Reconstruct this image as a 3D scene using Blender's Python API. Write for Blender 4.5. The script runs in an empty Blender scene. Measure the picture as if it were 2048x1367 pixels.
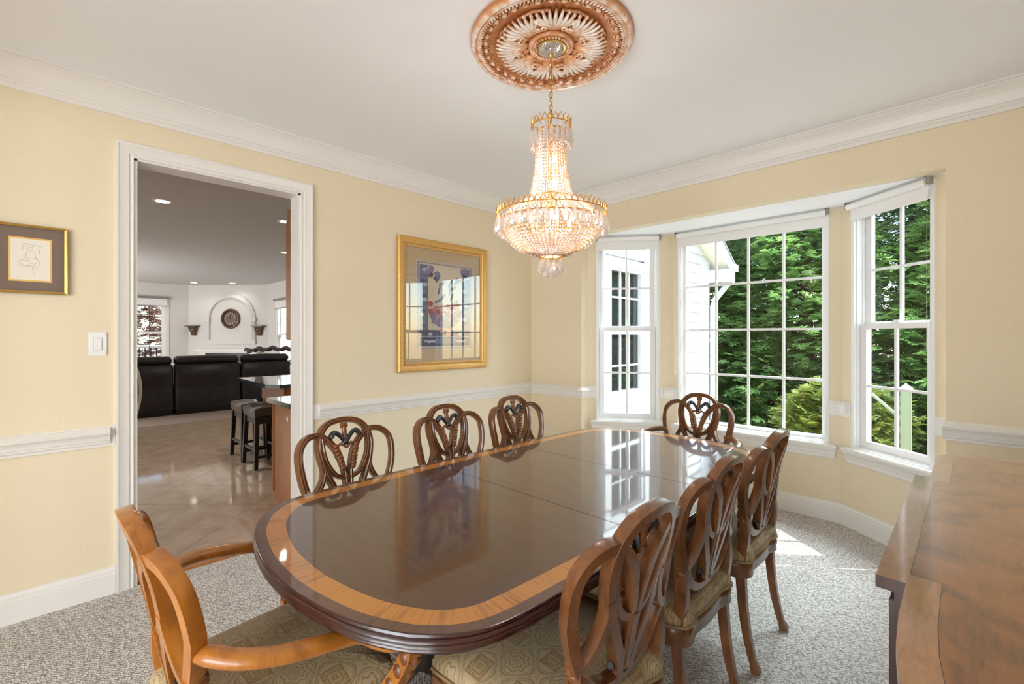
import bpy, math, random
from mathutils import Vector, Matrix
random.seed(7)
PI = math.pi
SC = bpy.context.scene
COL = SC.collection

# ------------------------------------------------------------------ camera, world, sun, large lights, exposure
F_PX, CY, YAW = 925.305, 673.154, 0.7816
CAM = Vector((3.295, -3.6077, 1.3837))
cam_d = bpy.data.cameras.new('camera')
cam = bpy.data.objects.new('camera', cam_d); COL.objects.link(cam)
cam_d.sensor_width = 36.0
cam_d.lens = 36.0 * F_PX / 2048.0
cam_d.shift_y = -(683.5 - CY) / 2048.0
cam_d.clip_start = 0.02
cam.location = CAM
cam.rotation_euler = (PI / 2, 0, YAW)
SC.camera = cam

SC.view_settings.view_transform = 'Standard'
SC.view_settings.look = 'None'
SC.view_settings.gamma = 1.0
SC.view_settings.use_curve_mapping = False
SC.view_settings.exposure = 0.55
SC.cycles.use_denoising = True
SC.cycles.max_bounces = 14
SC.cycles.diffuse_bounces = 6
SC.cycles.transparent_max_bounces = 40
SC.cycles.caustics_reflective = False
SC.cycles.caustics_refractive = False
SC.cycles.sample_clamp_indirect = 6.0

world = bpy.data.worlds.new('world'); SC.world = world
world.use_nodes = True
wn = world.node_tree
sky = wn.nodes.new('ShaderNodeTexSky')
sky.sky_type = 'NISHITA'
sky.sun_disc = False
sky.sun_elevation = math.radians(47)
sky.sun_rotation = math.radians(51)
wn.links.new(sky.outputs[0], wn.nodes['Background'].inputs[0])
wn.nodes['Background'].inputs[1].default_value = 0.55

def light(name, kind, loc, energy, color=(1, 1, 1), **kw):
    d = bpy.data.lights.new(name, kind); o = bpy.data.objects.new(name, d); COL.objects.link(o)
    d.energy = energy; d.color = color; o.location = loc
    for k, v in kw.items():
        if k == 'rot': o.rotation_euler = v
        elif k == 'aim': o.rotation_euler = (Vector(v) - Vector(loc)).to_track_quat('-Z', 'Y').to_euler()
        else: setattr(d, k, v)
    return o
SUN_DIR = Vector((-0.78, -0.63, -math.tan(math.radians(49))))
sun = light('sun', 'SUN', (8, 8, 9), 4.2, (1.0, 0.95, 0.87), angle=math.radians(0.6))
sun.rotation_euler = SUN_DIR.to_track_quat('-Z', 'Y').to_euler()
# fill lamps added out of view to brighten the rooms and the bay
light('hall_fill', 'AREA', (4.5, -6.1, 1.25), 74, (0.82, 0.91, 1.0), shape='RECTANGLE', size=2.4, size_y=2.2, aim=(0.6, -2.0, 1.7))  # added fill in the unseen hall, aimed at the left wall
light('hall_fill', 'AREA', (2.9, -7.4, 1.5), 95, (0.82, 0.91, 1.0), shape='RECTANGLE', size=1.8, size_y=2.2, aim=(2.9, 0, 1.2))  # second added hall fill, for the right side of the room
light('sky_fill', 'AREA', (2.6, 4.2, 5.6), 1150, (0.83, 0.92, 1.0), shape='RECTANGLE', size=4.0, size_y=3.0, aim=(1.8, 0.0, 1.0))  # lamp added above the view to boost sky light through the bay
light('family_fill', 'AREA', (-8.1, -4.9, 1.4), 105, (1.0, 0.98, 0.95), shape='RECTANGLE', size=3.0, size_y=2.0, aim=(-9.5, 0, 1.4))  # added fill inside the family room, away from its windows
light('kitchen_fill', 'AREA', (-3.0, -5.3, 1.3), 12, (1.0, 0.98, 0.95), shape='RECTANGLE', size=2.2, size_y=1.8, aim=(-3.0, 0, 0.6))  # added fill inside the kitchen, no window stands there

# ------------------------------------------------------------------ materials
def srgb(r, g, b):
    f = lambda c: (c / 12.92 if c <= 0.04045 else ((c + 0.055) / 1.055) ** 2.4)
    return (f(r / 255), f(g / 255), f(b / 255), 1.0)

class N:
    """small node helper"""
    def __init__(s, name):
        s.m = bpy.data.materials.new(name); s.m.use_nodes = True
        s.t = s.m.node_tree; s.b = s.t.nodes['Principled BSDF']; s.out = s.t.nodes['Material Output']
    def n(s, typ, **kw):
        x = s.t.nodes.new(typ)
        for k, v in kw.items(): setattr(x, k, v)
        return x
    def l(s, a, b): s.t.links.new(a, b)
    def math(s, op, a, b=None):
        x = s.n('ShaderNodeMath', operation=op)
        for i, v in enumerate((a, b)):
            if v is None: continue
            if isinstance(v, (int, float)): x.inputs[i].default_value = v
            else: s.l(v, x.inputs[i])
        return x.outputs[0]
    def mix(s, fac, a, b):
        x = s.n('ShaderNodeMix', data_type='RGBA')
        for sock, v in ((x.inputs[0], fac), (x.inputs[6], a), (x.inputs[7], b)):
            if isinstance(v, (int, float, tuple)): sock.default_value = v
            else: s.l(v, sock)
        return x.outputs[2]
    def coord(s, which='Object', scale=(1, 1, 1), rot=(0, 0, 0), loc=(0, 0, 0)):
        tc = s.n('ShaderNodeTexCoord'); mp = s.n('ShaderNodeMapping')
        mp.inputs['Scale'].default_value = scale; mp.inputs['Rotation'].default_value = rot; mp.inputs['Location'].default_value = loc
        s.l(tc.outputs[which], mp.inputs[0]); return mp.outputs[0]
    def noise(s, vec, scale, detail=3.0, rough=0.55, dist=0.0):
        x = s.n('ShaderNodeTexNoise'); s.l(vec, x.inputs['Vector'])
        x.inputs['Scale'].default_value = scale; x.inputs['Detail'].default_value = detail
        x.inputs['Roughness'].default_value = rough; x.inputs['Distortion'].default_value = dist
        return x.outputs[0]
    def ramp(s, fac, stops):
        x = s.n('ShaderNodeValToRGB'); e = x.color_ramp.elements
        while len(e) < len(stops): e.new(0.5)
        for i, (p, c) in enumerate(stops): e[i].position = p; e[i].color = c if len(c) == 4 else (*c, 1)
        s.l(fac, x.inputs[0]); return x.outputs[0]
    def bump(s, h, strength=0.3, dist=0.002):
        x = s.n('ShaderNodeBump'); x.inputs['Strength'].default_value = strength; x.inputs['Distance'].default_value = dist
        s.l(h, x.inputs['Height']); s.l(x.outputs[0], s.b.inputs['Normal'])
    def set(s, **kw):
        names = dict(color='Base Color', rough='Roughness', metal='Metallic', coat='Coat Weight', coat_r='Coat Roughness', spec='Specular IOR Level',
                     trans='Transmission Weight', em='Emission Color', es='Emission Strength', sheen='Sheen Weight', ior='IOR')
        for k, v in kw.items():
            i = s.b.inputs[names[k]]
            if isinstance(v, (int, float, tuple)): i.default_value = v
            else: s.l(v, i)
        return s

def plain(name, col, rough=0.5, metal=0.0, **kw):
    a = N(name); a.set(color=col, rough=rough, metal=metal, **kw)
    v = a.noise(a.coord(), 60, 2); a.bump(v, 0.03, 0.001)
    return a.m

def wood(name, dark, light_, rough=0.3, coat=0.4, scale=(30, 30, 3), coat_r=0.12, bump=0.05):
    a = N(name); v = a.coord('Object', scale)
    g = a.noise(v, 1.0, 5, 0.6, 1.2); g2 = a.noise(a.coord('Object', (4, 4, 4)), 1.0, 3)
    f = a.math('ADD', a.math('MULTIPLY', g, 0.65), a.math('MULTIPLY', g2, 0.35))
    a.set(color=a.ramp(f, [(0.3, dark), (0.7, light_)]), rough=rough, coat=coat, coat_r=coat_r)
    a.bump(g, bump, 0.001)
    return a.m

M = {}
def mk_wall():
    a = N('yellow_wall_paint'); v = a.coord('Object', (1, 1, 1))
    w = a.noise(a.coord('Object', (160, 160, 12)), 1.0, 3); w2 = a.noise(a.coord('Object', (12, 12, 160)), 1.0, 3)
    f = a.math('ADD', a.math('MULTIPLY', w, 0.5), a.math('MULTIPLY', w2, 0.5))
    a.set(color=a.ramp(f, [(0.3, srgb(228, 213, 184)), (0.7, srgb(233, 219, 192))]), rough=0.62, spec=0.3); a.bump(f, 0.12, 0.001)
    return a.m
M['wall'] = mk_wall()
M['ceiling'] = plain('white_ceiling_paint', srgb(242, 244, 248), 0.9)
M['trim'] = plain('white_trim_paint', srgb(232, 229, 224), 0.35)
M['vinyl'] = plain('white_window_vinyl', srgb(236, 236, 236), 0.35)
M['grey_wall'] = plain('pale_grey_wall_paint', srgb(214, 212, 208), 0.7)
M['grey_ceiling'] = plain('grey_ceiling_paint', srgb(205, 204, 203), 0.9)

def mk_carpet():
    a = N('berber_carpet'); v = a.coord('Object', (1, 1, 1), (0, 0, 0.5))
    vo = a.n('ShaderNodeTexVoronoi'); vo.inputs['Scale'].default_value = 78; vo.inputs['Randomness'].default_value = 0.42
    sv = a.coord('Object', (1, 1.35, 1), (0, 0, -0.78)); a.l(sv, vo.inputs['Vector'])
    d = vo.outputs['Distance']; nz = a.noise(v, 260, 3); nb = a.noise(v, 3, 3)
    f = a.math('ADD', a.math('MULTIPLY', d, 0.9), a.math('MULTIPLY', nz, 0.35))
    c = a.ramp(f, [(0.24, srgb(240, 235, 229)), (0.50, srgb(219, 213, 207)), (0.76, srgb(132, 126, 120))])
    c = a.mix(a.math('MULTIPLY', nb, 0.25), c, srgb(208, 202, 196))
    sepv = a.n('ShaderNodeSeparateColor'); a.l(vo.outputs['Color'], sepv.inputs[0])
    c = a.mix(a.math('MULTIPLY', a.math('GREATER_THAN', sepv.outputs[0], 0.86), 0.4), c, srgb(140, 135, 131))
    a.set(color=c, rough=0.95, spec=0.1); a.bump(a.math('SUBTRACT', 1.0, d), 0.9, 0.006)
    return a.m
M['carpet'] = mk_carpet()
def mk_rug():
    a = N('family_room_carpet'); v = a.coord(); n = a.noise(v, 120, 3)
    a.set(color=a.ramp(n, [(0.3, srgb(140, 124, 112)), (0.7, srgb(176, 160, 146))]), rough=0.95); a.bump(n, 0.6, 0.004); return a.m
M['rug'] = mk_rug()
def mk_tile():
    a = N('polished_floor_tile'); tc = a.n('ShaderNodeTexCoord')
    mp = a.n('ShaderNodeMapping'); mp.vector_type = 'POINT'
    mp.inputs['Rotation'].default_value = (0, 0, -YAW); mp.inputs['Scale'].default_value = (1 / 0.491, 1 / 0.491, 1)
    a.l(tc.outputs['Object'], mp.inputs[0]); sp = a.n('ShaderNodeSeparateXYZ'); a.l(mp.outputs[0], sp.inputs[0])
    fw = Vector((-math.sin(YAW), math.cos(YAW))); rt = Vector((math.cos(YAW), math.sin(YAW)))
    dep0 = 3.338 + Vector((CAM.x, CAM.y)).dot(fw); lat0 = -2.131 + Vector((CAM.x, CAM.y)).dot(rt)
    u = a.math('FRACT', a.math('SUBTRACT', sp.outputs[0], lat0 / 0.491)); v = a.math('FRACT', a.math('SUBTRACT', sp.outputs[1], dep0 / 0.491))
    du = a.math('MINIMUM', u, a.math('SUBTRACT', 1.0, u)); dv = a.math('MINIMUM', v, a.math('SUBTRACT', 1.0, v))
    g = a.math('LESS_THAN', a.math('MINIMUM', du, dv), 0.006)
    n = a.noise(a.coord('Object', (1, 1, 1)), 5, 5, 0.65)
    base = a.ramp(n, [(0.3, srgb(176, 150, 126)), (0.7, srgb(200, 178, 156))])
    a.set(color=a.mix(g, base, srgb(112, 92, 76)), rough=a.math('ADD', a.math('MULTIPLY', g, 0.5), 0.07), spec=0.6); return a.m
M['tile'] = mk_tile()

def mk_top():
    a = N('polished_mahogany_field'); v = a.coord('Object', (5, 60, 5))
    g = a.noise(v, 1.0, 5, 0.6, 0.8); g2 = a.noise(a.coord('Object', (260, 9, 9)), 1.0, 2)
    f = a.math('ADD', a.math('MULTIPLY', g, 0.8), a.math('MULTIPLY', g2, 0.2))
    c = a.ramp(f, [(0.3, srgb(58, 30, 20)), (0.75, srgb(92, 52, 33))])
    sp = a.n('ShaderNodeSeparateXYZ'); a.l(a.coord(), sp.inputs[0])
    ay = a.math('ABSOLUTE', sp.outputs[1]); seam = a.math('LESS_THAN', a.math('ABSOLUTE', a.math('SUBTRACT', ay, 0.287)), 0.0022)
    a.set(color=a.mix(seam, c, srgb(20, 10, 7)), rough=a.math('ADD', 0.28, a.math('MULTIPLY', seam, 0.5)), coat=a.math('SUBTRACT', 1.0, a.math('MULTIPLY', seam, 0.95)), coat_r=0.035, spec=0.5); a.bump(g, 0.02, 0.0006); return a.m
M['top_field'] = mk_top()
def mk_band(name, d, l, sc):
    a = N(name); uv = a.n('ShaderNodeUVMap'); mp = a.n('ShaderNodeMapping'); mp.inputs['Scale'].default_value = sc; a.l(uv.outputs[0], mp.inputs[0])
    g = a.noise(mp.outputs[0], 1.0, 5, 0.62, 0.6); mp2 = a.n('ShaderNodeMapping'); mp2.inputs['Scale'].default_value = (6, 1, 1); a.l(uv.outputs[0], mp2.inputs[0])
    g2 = a.noise(mp2.outputs[0], 1.0, 2)
    f = a.math('ADD', a.math('MULTIPLY', g, 0.6), a.math('MULTIPLY', g2, 0.4))
    a.set(color=a.ramp(f, [(0.34, d), (0.5, l), (0.8, l)]), rough=0.3, coat=1.0, coat_r=0.035); return a.m
M['top_band'] = mk_band('satinwood_crossbanding', srgb(134, 78, 24), srgb(200, 130, 50), (95, 5, 1))
M['top_edge'] = mk_band('mahogany_edge_banding', srgb(64, 36, 26), srgb(96, 58, 42), (95, 5, 1))
M['inlay'] = plain('ebony_inlay_line', srgb(34, 18, 14), 0.3, coat=1.0)
M['dark_mahogany'] = wood('dark_mahogany', srgb(40, 17, 14), srgb(70, 31, 24), 0.3, 0.6)
M['black_wood'] = wood('ebonised_wood', srgb(22, 16, 15), srgb(44, 34, 32), 0.25, 0.6)
M['chair_wood'] = wood('antique_walnut', srgb(74, 41, 20), srgb(144, 92, 52), 0.3, 0.45, (22, 22, 6))
M['warm_lit_wood'] = wood('warm_lit_walnut', srgb(138, 78, 24), srgb(206, 134, 52), 0.3, 0.5, (18, 18, 5))  # same walnut, with warm light on the near armchair put into the colour
M['ebony'] = plain('ebonised_carving', srgb(34, 36, 42), 0.25, 0.0, coat=0.6)
M['carve'] = wood('carved_walnut', srgb(74, 38, 16), srgb(150, 88, 40), 0.38, 0.3, (60, 60, 60), 0.2, 0.6)

def mk_damask():
    a = N('gold_damask_fabric'); tc = a.n('ShaderNodeTexCoord'); sp = a.n('ShaderNodeSeparateXYZ'); a.l(tc.outputs['Object'], sp.inputs[0])
    x = a.math('MULTIPLY', sp.outputs[0], 1 / 0.142); y = a.math('MULTIPLY', sp.outputs[1], 1 / 0.142)
    cx = a.math('COSINE', a.math('MULTIPLY', x, 2 * PI)); cy = a.math('COSINE', a.math('MULTIPLY', y, 2 * PI))
    Fv = a.math('ADD', cx, cy)                               # +2 at flower centres, -2 at square centres
    fx = a.math('SUBTRACT', x, a.math('ROUND', x)); fy = a.math('SUBTRACT', y, a.math('ROUND', y))
    r = a.math('SQRT', a.math('ADD', a.math('MULTIPLY', fx, fx), a.math('MULTIPLY', fy, fy)))
    th = a.math('ARCTAN2', fy, fx)
    rf = a.math('ADD', r, a.math('MULTIPLY', a.math('COSINE', a.math('MULTIPLY', th, 8)), 0.022))
    flower = a.math('MULTIPLY', a.math('LESS_THAN', rf, 0.25), a.math('LESS_THAN', a.math('ABSOLUTE', a.math('SUBTRACT', a.math('FRACT', a.math('MULTIPLY', rf, 11.0)), 0.5)), 0.14))
    hx = a.math('ABSOLUTE', a.math('SUBTRACT', a.math('FRACT', x), 0.5)); hy = a.math('ABSOLUTE', a.math('SUBTRACT', a.math('FRACT', y), 0.5))
    ch = a.math('MAXIMUM', hx, hy)
    square = a.math('MULTIPLY', a.math('LESS_THAN', ch, 0.21), a.math('LESS_THAN', a.math('ABSOLUTE', a.math('SUBTRACT', a.math('FRACT', a.math('MULTIPLY', ch, 13.0)), 0.5)), 0.16))
    wob = a.math('MULTIPLY', a.math('SINE', a.math('MULTIPLY', a.math('SUBTRACT', x, y), 2 * PI)), 0.12)
    Fw = a.math('ADD', Fv, wob); af = a.math('ABSOLUTE', Fw)
    line = a.math('ADD', a.math('LESS_THAN', a.math('ABSOLUTE', a.math('SUBTRACT', af, 0.30)), 0.075), a.math('LESS_THAN', a.math('ABSOLUTE', a.math('SUBTRACT', af, 0.56)), 0.05))
    vo = a.n('ShaderNodeTexVoronoi'); vo.inputs['Scale'].default_value = 190; a.l(tc.outputs['Object'], vo.inputs['Vector'])
    beads = a.math('MULTIPLY', a.math('GREATER_THAN', vo.outputs['Distance'], 0.55), a.math('MULTIPLY', a.math('GREATER_THAN', ch, 0.14), a.math('LESS_THAN', ch, 0.215)))
    beads2 = a.math('MULTIPLY', a.math('GREATER_THAN', vo.outputs['Distance'], 0.6), a.math('LESS_THAN', af, 0.24))
    pat = a.math('MINIMUM', a.math('ADD', a.math('ADD', line, flower), a.math('ADD', square, a.math('ADD', beads, a.math('MULTIPLY', beads2, 0.5)))), 1.0)
    sqm = a.math('LESS_THAN', ch, 0.22)
    n = a.noise(a.coord('Object', (500, 500, 60)), 1.0, 2)
    base = a.mix(a.math('MULTIPLY', sqm, 0.45), srgb(184, 163, 124), srgb(176, 136, 82))
    base = a.mix(a.math('MULTIPLY', n, 0.35), base, srgb(150, 130, 96))
    a.set(color=a.mix(a.math('MULTIPLY', pat, 0.62), base, srgb(116, 90, 60)), rough=0.6, sheen=0.15, spec=0.35)
    a.bump(a.math('ADD', a.math('MULTIPLY', pat, -0.7), a.math('MULTIPLY', n, 0.5)), 0.5, 0.002); return a.m
M['damask'] = mk_damask()
M['gimp'] = plain('gold_gimp_braid', srgb(150, 126, 88), 0.8)
M['brass'] = plain('polished_brass', srgb(214, 176, 100), 0.22, 1.0)
M['gold_wire'] = plain('gilt_wire', srgb(224, 164, 78), 0.3, 0.9)

def mk_crystal(name, tint, tr=0.42, gl=0.24):
    m = bpy.data.materials.new(name); m.use_nodes = True; t = m.node_tree; t.nodes.clear(); out = t.nodes.new('ShaderNodeOutputMaterial')
    T = t.nodes.new('ShaderNodeBsdfTransparent'); T.inputs[0].default_value = (1, 0.97, 0.94, 1)
    G = t.nodes.new('ShaderNodeBsdfGlossy'); G.inputs['Roughness'].default_value = 0.06; G.inputs[0].default_value = (1, 0.97, 0.95, 1)
    D = t.nodes.new('ShaderNodeBsdfDiffuse'); D.inputs[0].default_value = tint
    L = t.nodes.new('ShaderNodeBsdfTranslucent'); L.inputs[0].default_value = tint
    a1 = t.nodes.new('ShaderNodeMixShader'); a1.inputs[0].default_value = 0.5; t.links.new(D.outputs[0], a1.inputs[1]); t.links.new(L.outputs[0], a1.inputs[2])
    a2 = t.nodes.new('ShaderNodeMixShader'); a2.inputs[0].default_value = tr; t.links.new(a1.outputs[0], a2.inputs[1]); t.links.new(T.outputs[0], a2.inputs[2])
    a3 = t.nodes.new('ShaderNodeMixShader'); a3.inputs[0].default_value = gl; t.links.new(a2.outputs[0], a3.inputs[1]); t.links.new(G.outputs[0], a3.inputs[2])
    t.links.new(a3.outputs[0], out.inputs[0]); return m
M['bead'] = mk_crystal('blush_crystal_bead', (0.92, 0.77, 0.68, 1), 0.44, 0.24)
M['drop'] = mk_crystal('clear_crystal_drop', (0.90, 0.84, 0.80, 1), 0.58, 0.28)

def mk_glass(name, tint, refl=1.0):
    m = bpy.data.materials.new(name); m.use_nodes = True; t = m.node_tree; t.nodes.clear(); out = t.nodes.new('ShaderNodeOutputMaterial')
    T = t.nodes.new('ShaderNodeBsdfTransparent'); T.inputs[0].default_value = tint
    G = t.nodes.new('ShaderNodeBsdfGlossy'); G.inputs['Roughness'].default_value = 0.0
    fr = t.nodes.new('ShaderNodeFresnel'); fr.inputs[0].default_value = 1.5
    mu = t.nodes.new('ShaderNodeMath'); mu.operation = 'MULTIPLY'; mu.inputs[1].default_value = refl; ge = t.nodes.new('ShaderNodeNewGeometry'); iv = t.nodes.new('ShaderNodeMath'); iv.operation = 'SUBTRACT'; iv.inputs[0].default_value = 1.0; t.links.new(ge.outputs['Backfacing'], iv.inputs[1]); m2 = t.nodes.new('ShaderNodeMath'); m2.operation = 'MULTIPLY'; t.links.new(fr.outputs[0], m2.inputs[0]); t.links.new(iv.outputs[0], m2.inputs[1]); t.links.new(m2.outputs[0], mu.inputs[0])
    mx = t.nodes.new('ShaderNodeMixShader'); t.links.new(mu.outputs[0], mx.inputs[0]); t.links.new(T.outputs[0], mx.inputs[1]); t.links.new(G.outputs[0], mx.inputs[2])
    t.links.new(mx.outputs[0], out.inputs[0]); return m
M['glass'] = mk_glass('window_glass', (0.95, 0.98, 0.965, 1), 0.8)
M['pic_glass'] = mk_glass('picture_glass', (0.97, 0.97, 0.97, 1), 2.6)

def emis(name, col, s):
    a = N(name); a.set(color=col, em=col, es=s); return a.m
M['bulb'] = emis('lit_bulb', (1.0, 0.80, 0.52, 1), 10)
M['can'] = emis('lit_recessed_lens', (1.0, 0.93, 0.82, 1), 7)

def mk_medallion():
    a = N('copper_and_pearl_plaster'); n = a.noise(a.coord(), 26, 4)
    geo = a.n('ShaderNodeNewGeometry')
    sp = a.n('ShaderNodeSeparateXYZ'); a.l(geo.outputs['Position'], sp.inputs[0])
    hgt = a.math('MULTIPLY', a.math('SUBTRACT', 2.74 - 0.010, sp.outputs[2]), 1 / 0.030)
    f = a.math('ADD', a.math('MULTIPLY', hgt, 0.42), a.math('MULTIPLY', n, 0.62))
    a.set(color=a.ramp(f, [(0.32, srgb(190, 118, 66)), (0.52, srgb(222, 166, 120)), (0.70, srgb(248, 238, 230))]), rough=0.32, metal=0.15, coat=0.5); return a.m
M['medallion'] = mk_medallion()
M['shade'] = plain('white_shade_fabric', srgb(238, 237, 235), 0.8)
M['shade_rail'] = plain('grey_shade_hardware', srgb(150, 148, 146), 0.4, 0.3)
M['plate'] = plain('white_plastic_plate', srgb(238, 238, 240), 0.35)
M['plate_grey'] = plain('grey_plastic', srgb(170, 170, 172), 0.4)  # plain grey for the bezel and sockets
M['gold_frame'] = N('brushed_gold_frame').set(rough=0.42, metal=0.45).m
def _gf():
    m = M['gold_frame']; t = m.node_tree; b = t.nodes['Principled BSDF']; n = t.nodes.new('ShaderNodeTexNoise'); n.inputs['Scale'].default_value = 220
    r = t.nodes.new('ShaderNodeValToRGB'); r.color_ramp.elements[0].position = 0.35; r.color_ramp.elements[0].color = srgb(190, 140, 70); r.color_ramp.elements[1].position = 0.65; r.color_ramp.elements[1].color = srgb(226, 184, 116)
    tc = t.nodes.new('ShaderNodeTexCoord'); t.links.new(tc.outputs['Object'], n.inputs[0]); t.links.new(n.outputs[0], r.inputs[0]); t.links.new(r.outputs[0], b.inputs['Base Color'])
_gf()
M['mat_beige'] = plain('beige_mat_board', srgb(205, 178, 142), 0.8)
M['mat_taupe'] = plain('taupe_mat_board', srgb(124, 106, 94), 0.85)
M['mat_gold'] = plain('gold_mat_fillet', srgb(232, 184, 104), 0.6)
M['paper'] = plain('cream_drawing_paper', srgb(232, 226, 214), 0.85)
M['pencil'] = plain('pencil_line', srgb(150, 146, 140), 0.9)
for k, c in dict(a_cream=(224, 208, 184), a_blue=(96, 104, 150), a_navy=(52, 58, 96), a_violet=(126, 110, 150), a_red=(172, 66, 84), a_rose=(196, 120, 128), a_teal=(70, 108, 120), a_pink=(206, 164, 164), a_gold=(196, 150, 90), a_grey=(190, 196, 214)).items():
    M[k] = plain('print_ink_' + k[2:], srgb(*c), 0.8)
def mk_sideboard():
    a = N('flame_mahogany_veneer'); v = a.coord('Object', (2.6, 3.4, 2), (0, 0, 0.5)); n = a.noise(v, 1.0, 4, 0.5, 3.2); g = a.noise(a.coord('Object', (90, 8, 20)), 1.0, 4, 0.6, 0.4)
    f = a.math('ADD', a.math('MULTIPLY', n, 0.72), a.math('MULTIPLY', g, 0.28))
    a.set(color=a.ramp(f, [(0.32, srgb(92, 56, 28)), (0.5, srgb(148, 90, 44)), (0.68, srgb(168, 110, 58))]), rough=0.3, coat=1.0, coat_r=0.10); return a.m
M['flame'] = mk_sideboard()
M['sb_band'] = wood('crossbanded_sideboard_edge', srgb(150, 104, 70), srgb(192, 144, 102), 0.3, 1.0, (70, 14, 10), 0.09)  # band colour lightened to take in window sheen
M['sofa'] = N('black_leather').m
def _sofa():
    a = N('black_bonded_leather'); v = a.coord(); n = a.noise(v, 9, 4); vo = a.n('ShaderNodeTexVoronoi'); vo.inputs['Scale'].default_value = 160; a.l(v, vo.inputs[0])
    a.set(color=a.ramp(n, [(0.3, srgb(26, 21, 22)), (0.7, srgb(44, 37, 38))]), rough=0.36, spec=0.45); a.bump(vo.outputs[0], 0.25, 0.002); return a.m
M['sofa'] = _sofa()
M['brown_leather'] = plain('dark_brown_leather', srgb(66, 54, 48), 0.3, coat=0.3)
M['black_paint'] = plain('black_lacquer', srgb(20, 17, 17), 0.35)
M['granite'] = plain('dark_green_granite', srgb(48, 62, 62), 0.08, coat=0.8)
M['oak'] = wood('honey_oak_cabinet', srgb(150, 92, 46), srgb(186, 124, 70), 0.45, 0.2, (40, 40, 4))
M['throw'] = plain('mauve_grey_throw', srgb(112, 96, 102), 0.9)
M['iron'] = plain('black_wire', srgb(28, 30, 34), 0.4, 0.4)
M['bronze'] = wood('aged_bronze_resin', srgb(52, 34, 24), srgb(110, 74, 46), 0.4, 0.3, (40, 40, 40), 0.2, 0.5)
M['clock_face'] = plain('aged_clock_face', srgb(96, 84, 68), 0.5)
M['numeral'] = plain('cream_numerals', srgb(206, 194, 168), 0.5)
M['dark_slate'] = plain('dark_slate_surround', srgb(58, 62, 60), 0.3)
M['grey_cloth'] = plain('grey_upholstery', srgb(132, 130, 126), 0.8)
M['white_piping'] = plain('white_piping', srgb(236, 234, 228), 0.5)
M['siding'] = plain('white_vinyl_siding', srgb(222, 224, 226), 0.5)
M['soffit'] = plain('cream_soffit', srgb(238, 232, 214), 0.5)
M['dark_glass'] = N('dark_window_glass').set(color=srgb(30, 34, 34), rough=0.03, spec=0.9).m
M['roof'] = plain('grey_roof_shingles', srgb(90, 88, 86), 0.9)
M['blind'] = plain('bamboo_blind', srgb(90, 70, 44), 0.8)
M['post_green'] = plain('pale_green_post_paint', srgb(158, 170, 140), 0.6)
def mk_leaf(name, c1, c2, c3):
    m = bpy.data.materials.new(name); m.use_nodes = True; t = m.node_tree; b = t.nodes['Principled BSDF']; out = t.nodes['Material Output']
    tc = t.nodes.new('ShaderNodeTexCoord'); n = t.nodes.new('ShaderNodeTexNoise'); n.inputs['Scale'].default_value = 3.2; n.inputs['Detail'].default_value = 5
    t.links.new(tc.outputs['Object'], n.inputs[0]); r = t.nodes.new('ShaderNodeValToRGB'); e = r.color_ramp.elements; e[0].position = 0.3; e[0].color = c1; e[1].position = 0.7; e[1].color = c3
    k = e.new(0.5); k.color = c2; t.links.new(n.outputs[0], r.inputs[0]); t.links.new(r.outputs[0], b.inputs['Base Color']); b.inputs['Roughness'].default_value = 0.55
    tr = t.nodes.new('ShaderNodeBsdfTranslucent'); t.links.new(r.outputs[0], tr.inputs[0]); mx = t.nodes.new('ShaderNodeMixShader'); mx.inputs[0].default_value = 0.4
    t.links.new(b.outputs[0], mx.inputs[1]); t.links.new(tr.outputs[0], mx.inputs[2]); t.links.new(mx.outputs[0], out.inputs[0]); return m
M['leaf'] = mk_leaf('cypress_foliage', srgb(78, 108, 58), srgb(118, 152, 82), srgb(168, 194, 116))
M['leaf_gold'] = mk_leaf('golden_cypress_foliage', srgb(84, 104, 44), srgb(124, 136, 58), srgb(164, 166, 82))
M['bark'] = plain('cypress_bark', srgb(74, 56, 44), 0.9)
def mk_ground():
    a = N('mulched_ground'); n = a.noise(a.coord(), 7, 6); a.set(color=a.ramp(n, [(0.3, srgb(88, 72, 54)), (0.7, srgb(160, 142, 116))]), rough=0.95); a.bump(n, 0.6, 0.03); return a.m
M['ground'] = mk_ground()
M['lawn'] = plain('lawn_turf', srgb(110, 130, 70), 0.95)
M['deck'] = plain('weathered_deck_paint', srgb(228, 226, 222), 0.6)
M['shrub_brown'] = mk_leaf('bronze_shrub_foliage', srgb(96, 64, 58), srgb(136, 96, 86), srgb(170, 136, 116))

# ------------------------------------------------------------------ mesh helpers
def lerp(a, b, t): return a + (b - a) * t
def catmull(pts, n=8, closed=False):
    P = [Vector(p) for p in pts]; out = []; L = len(P)
    segs = L if closed else L - 1
    for i in range(segs):
        p1, p2 = P[i], P[(i + 1) % L]
        p0 = P[(i - 1) % L] if (closed or i > 0) else p1 + (p1 - p2)
        p3 = P[(i + 2) % L] if (closed or i + 2 < L) else p2 + (p2 - p1)
        for k in range(n):
            t = k / n
            out.append(0.5 * ((2 * p1) + (p2 - p0) * t + (2 * p0 - 5 * p1 + 4 * p2 - p3) * t * t + (3 * p1 - p0 - 3 * p2 + p3) * t ** 3))
    if not closed: out.append(P[-1])
    return out

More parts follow.
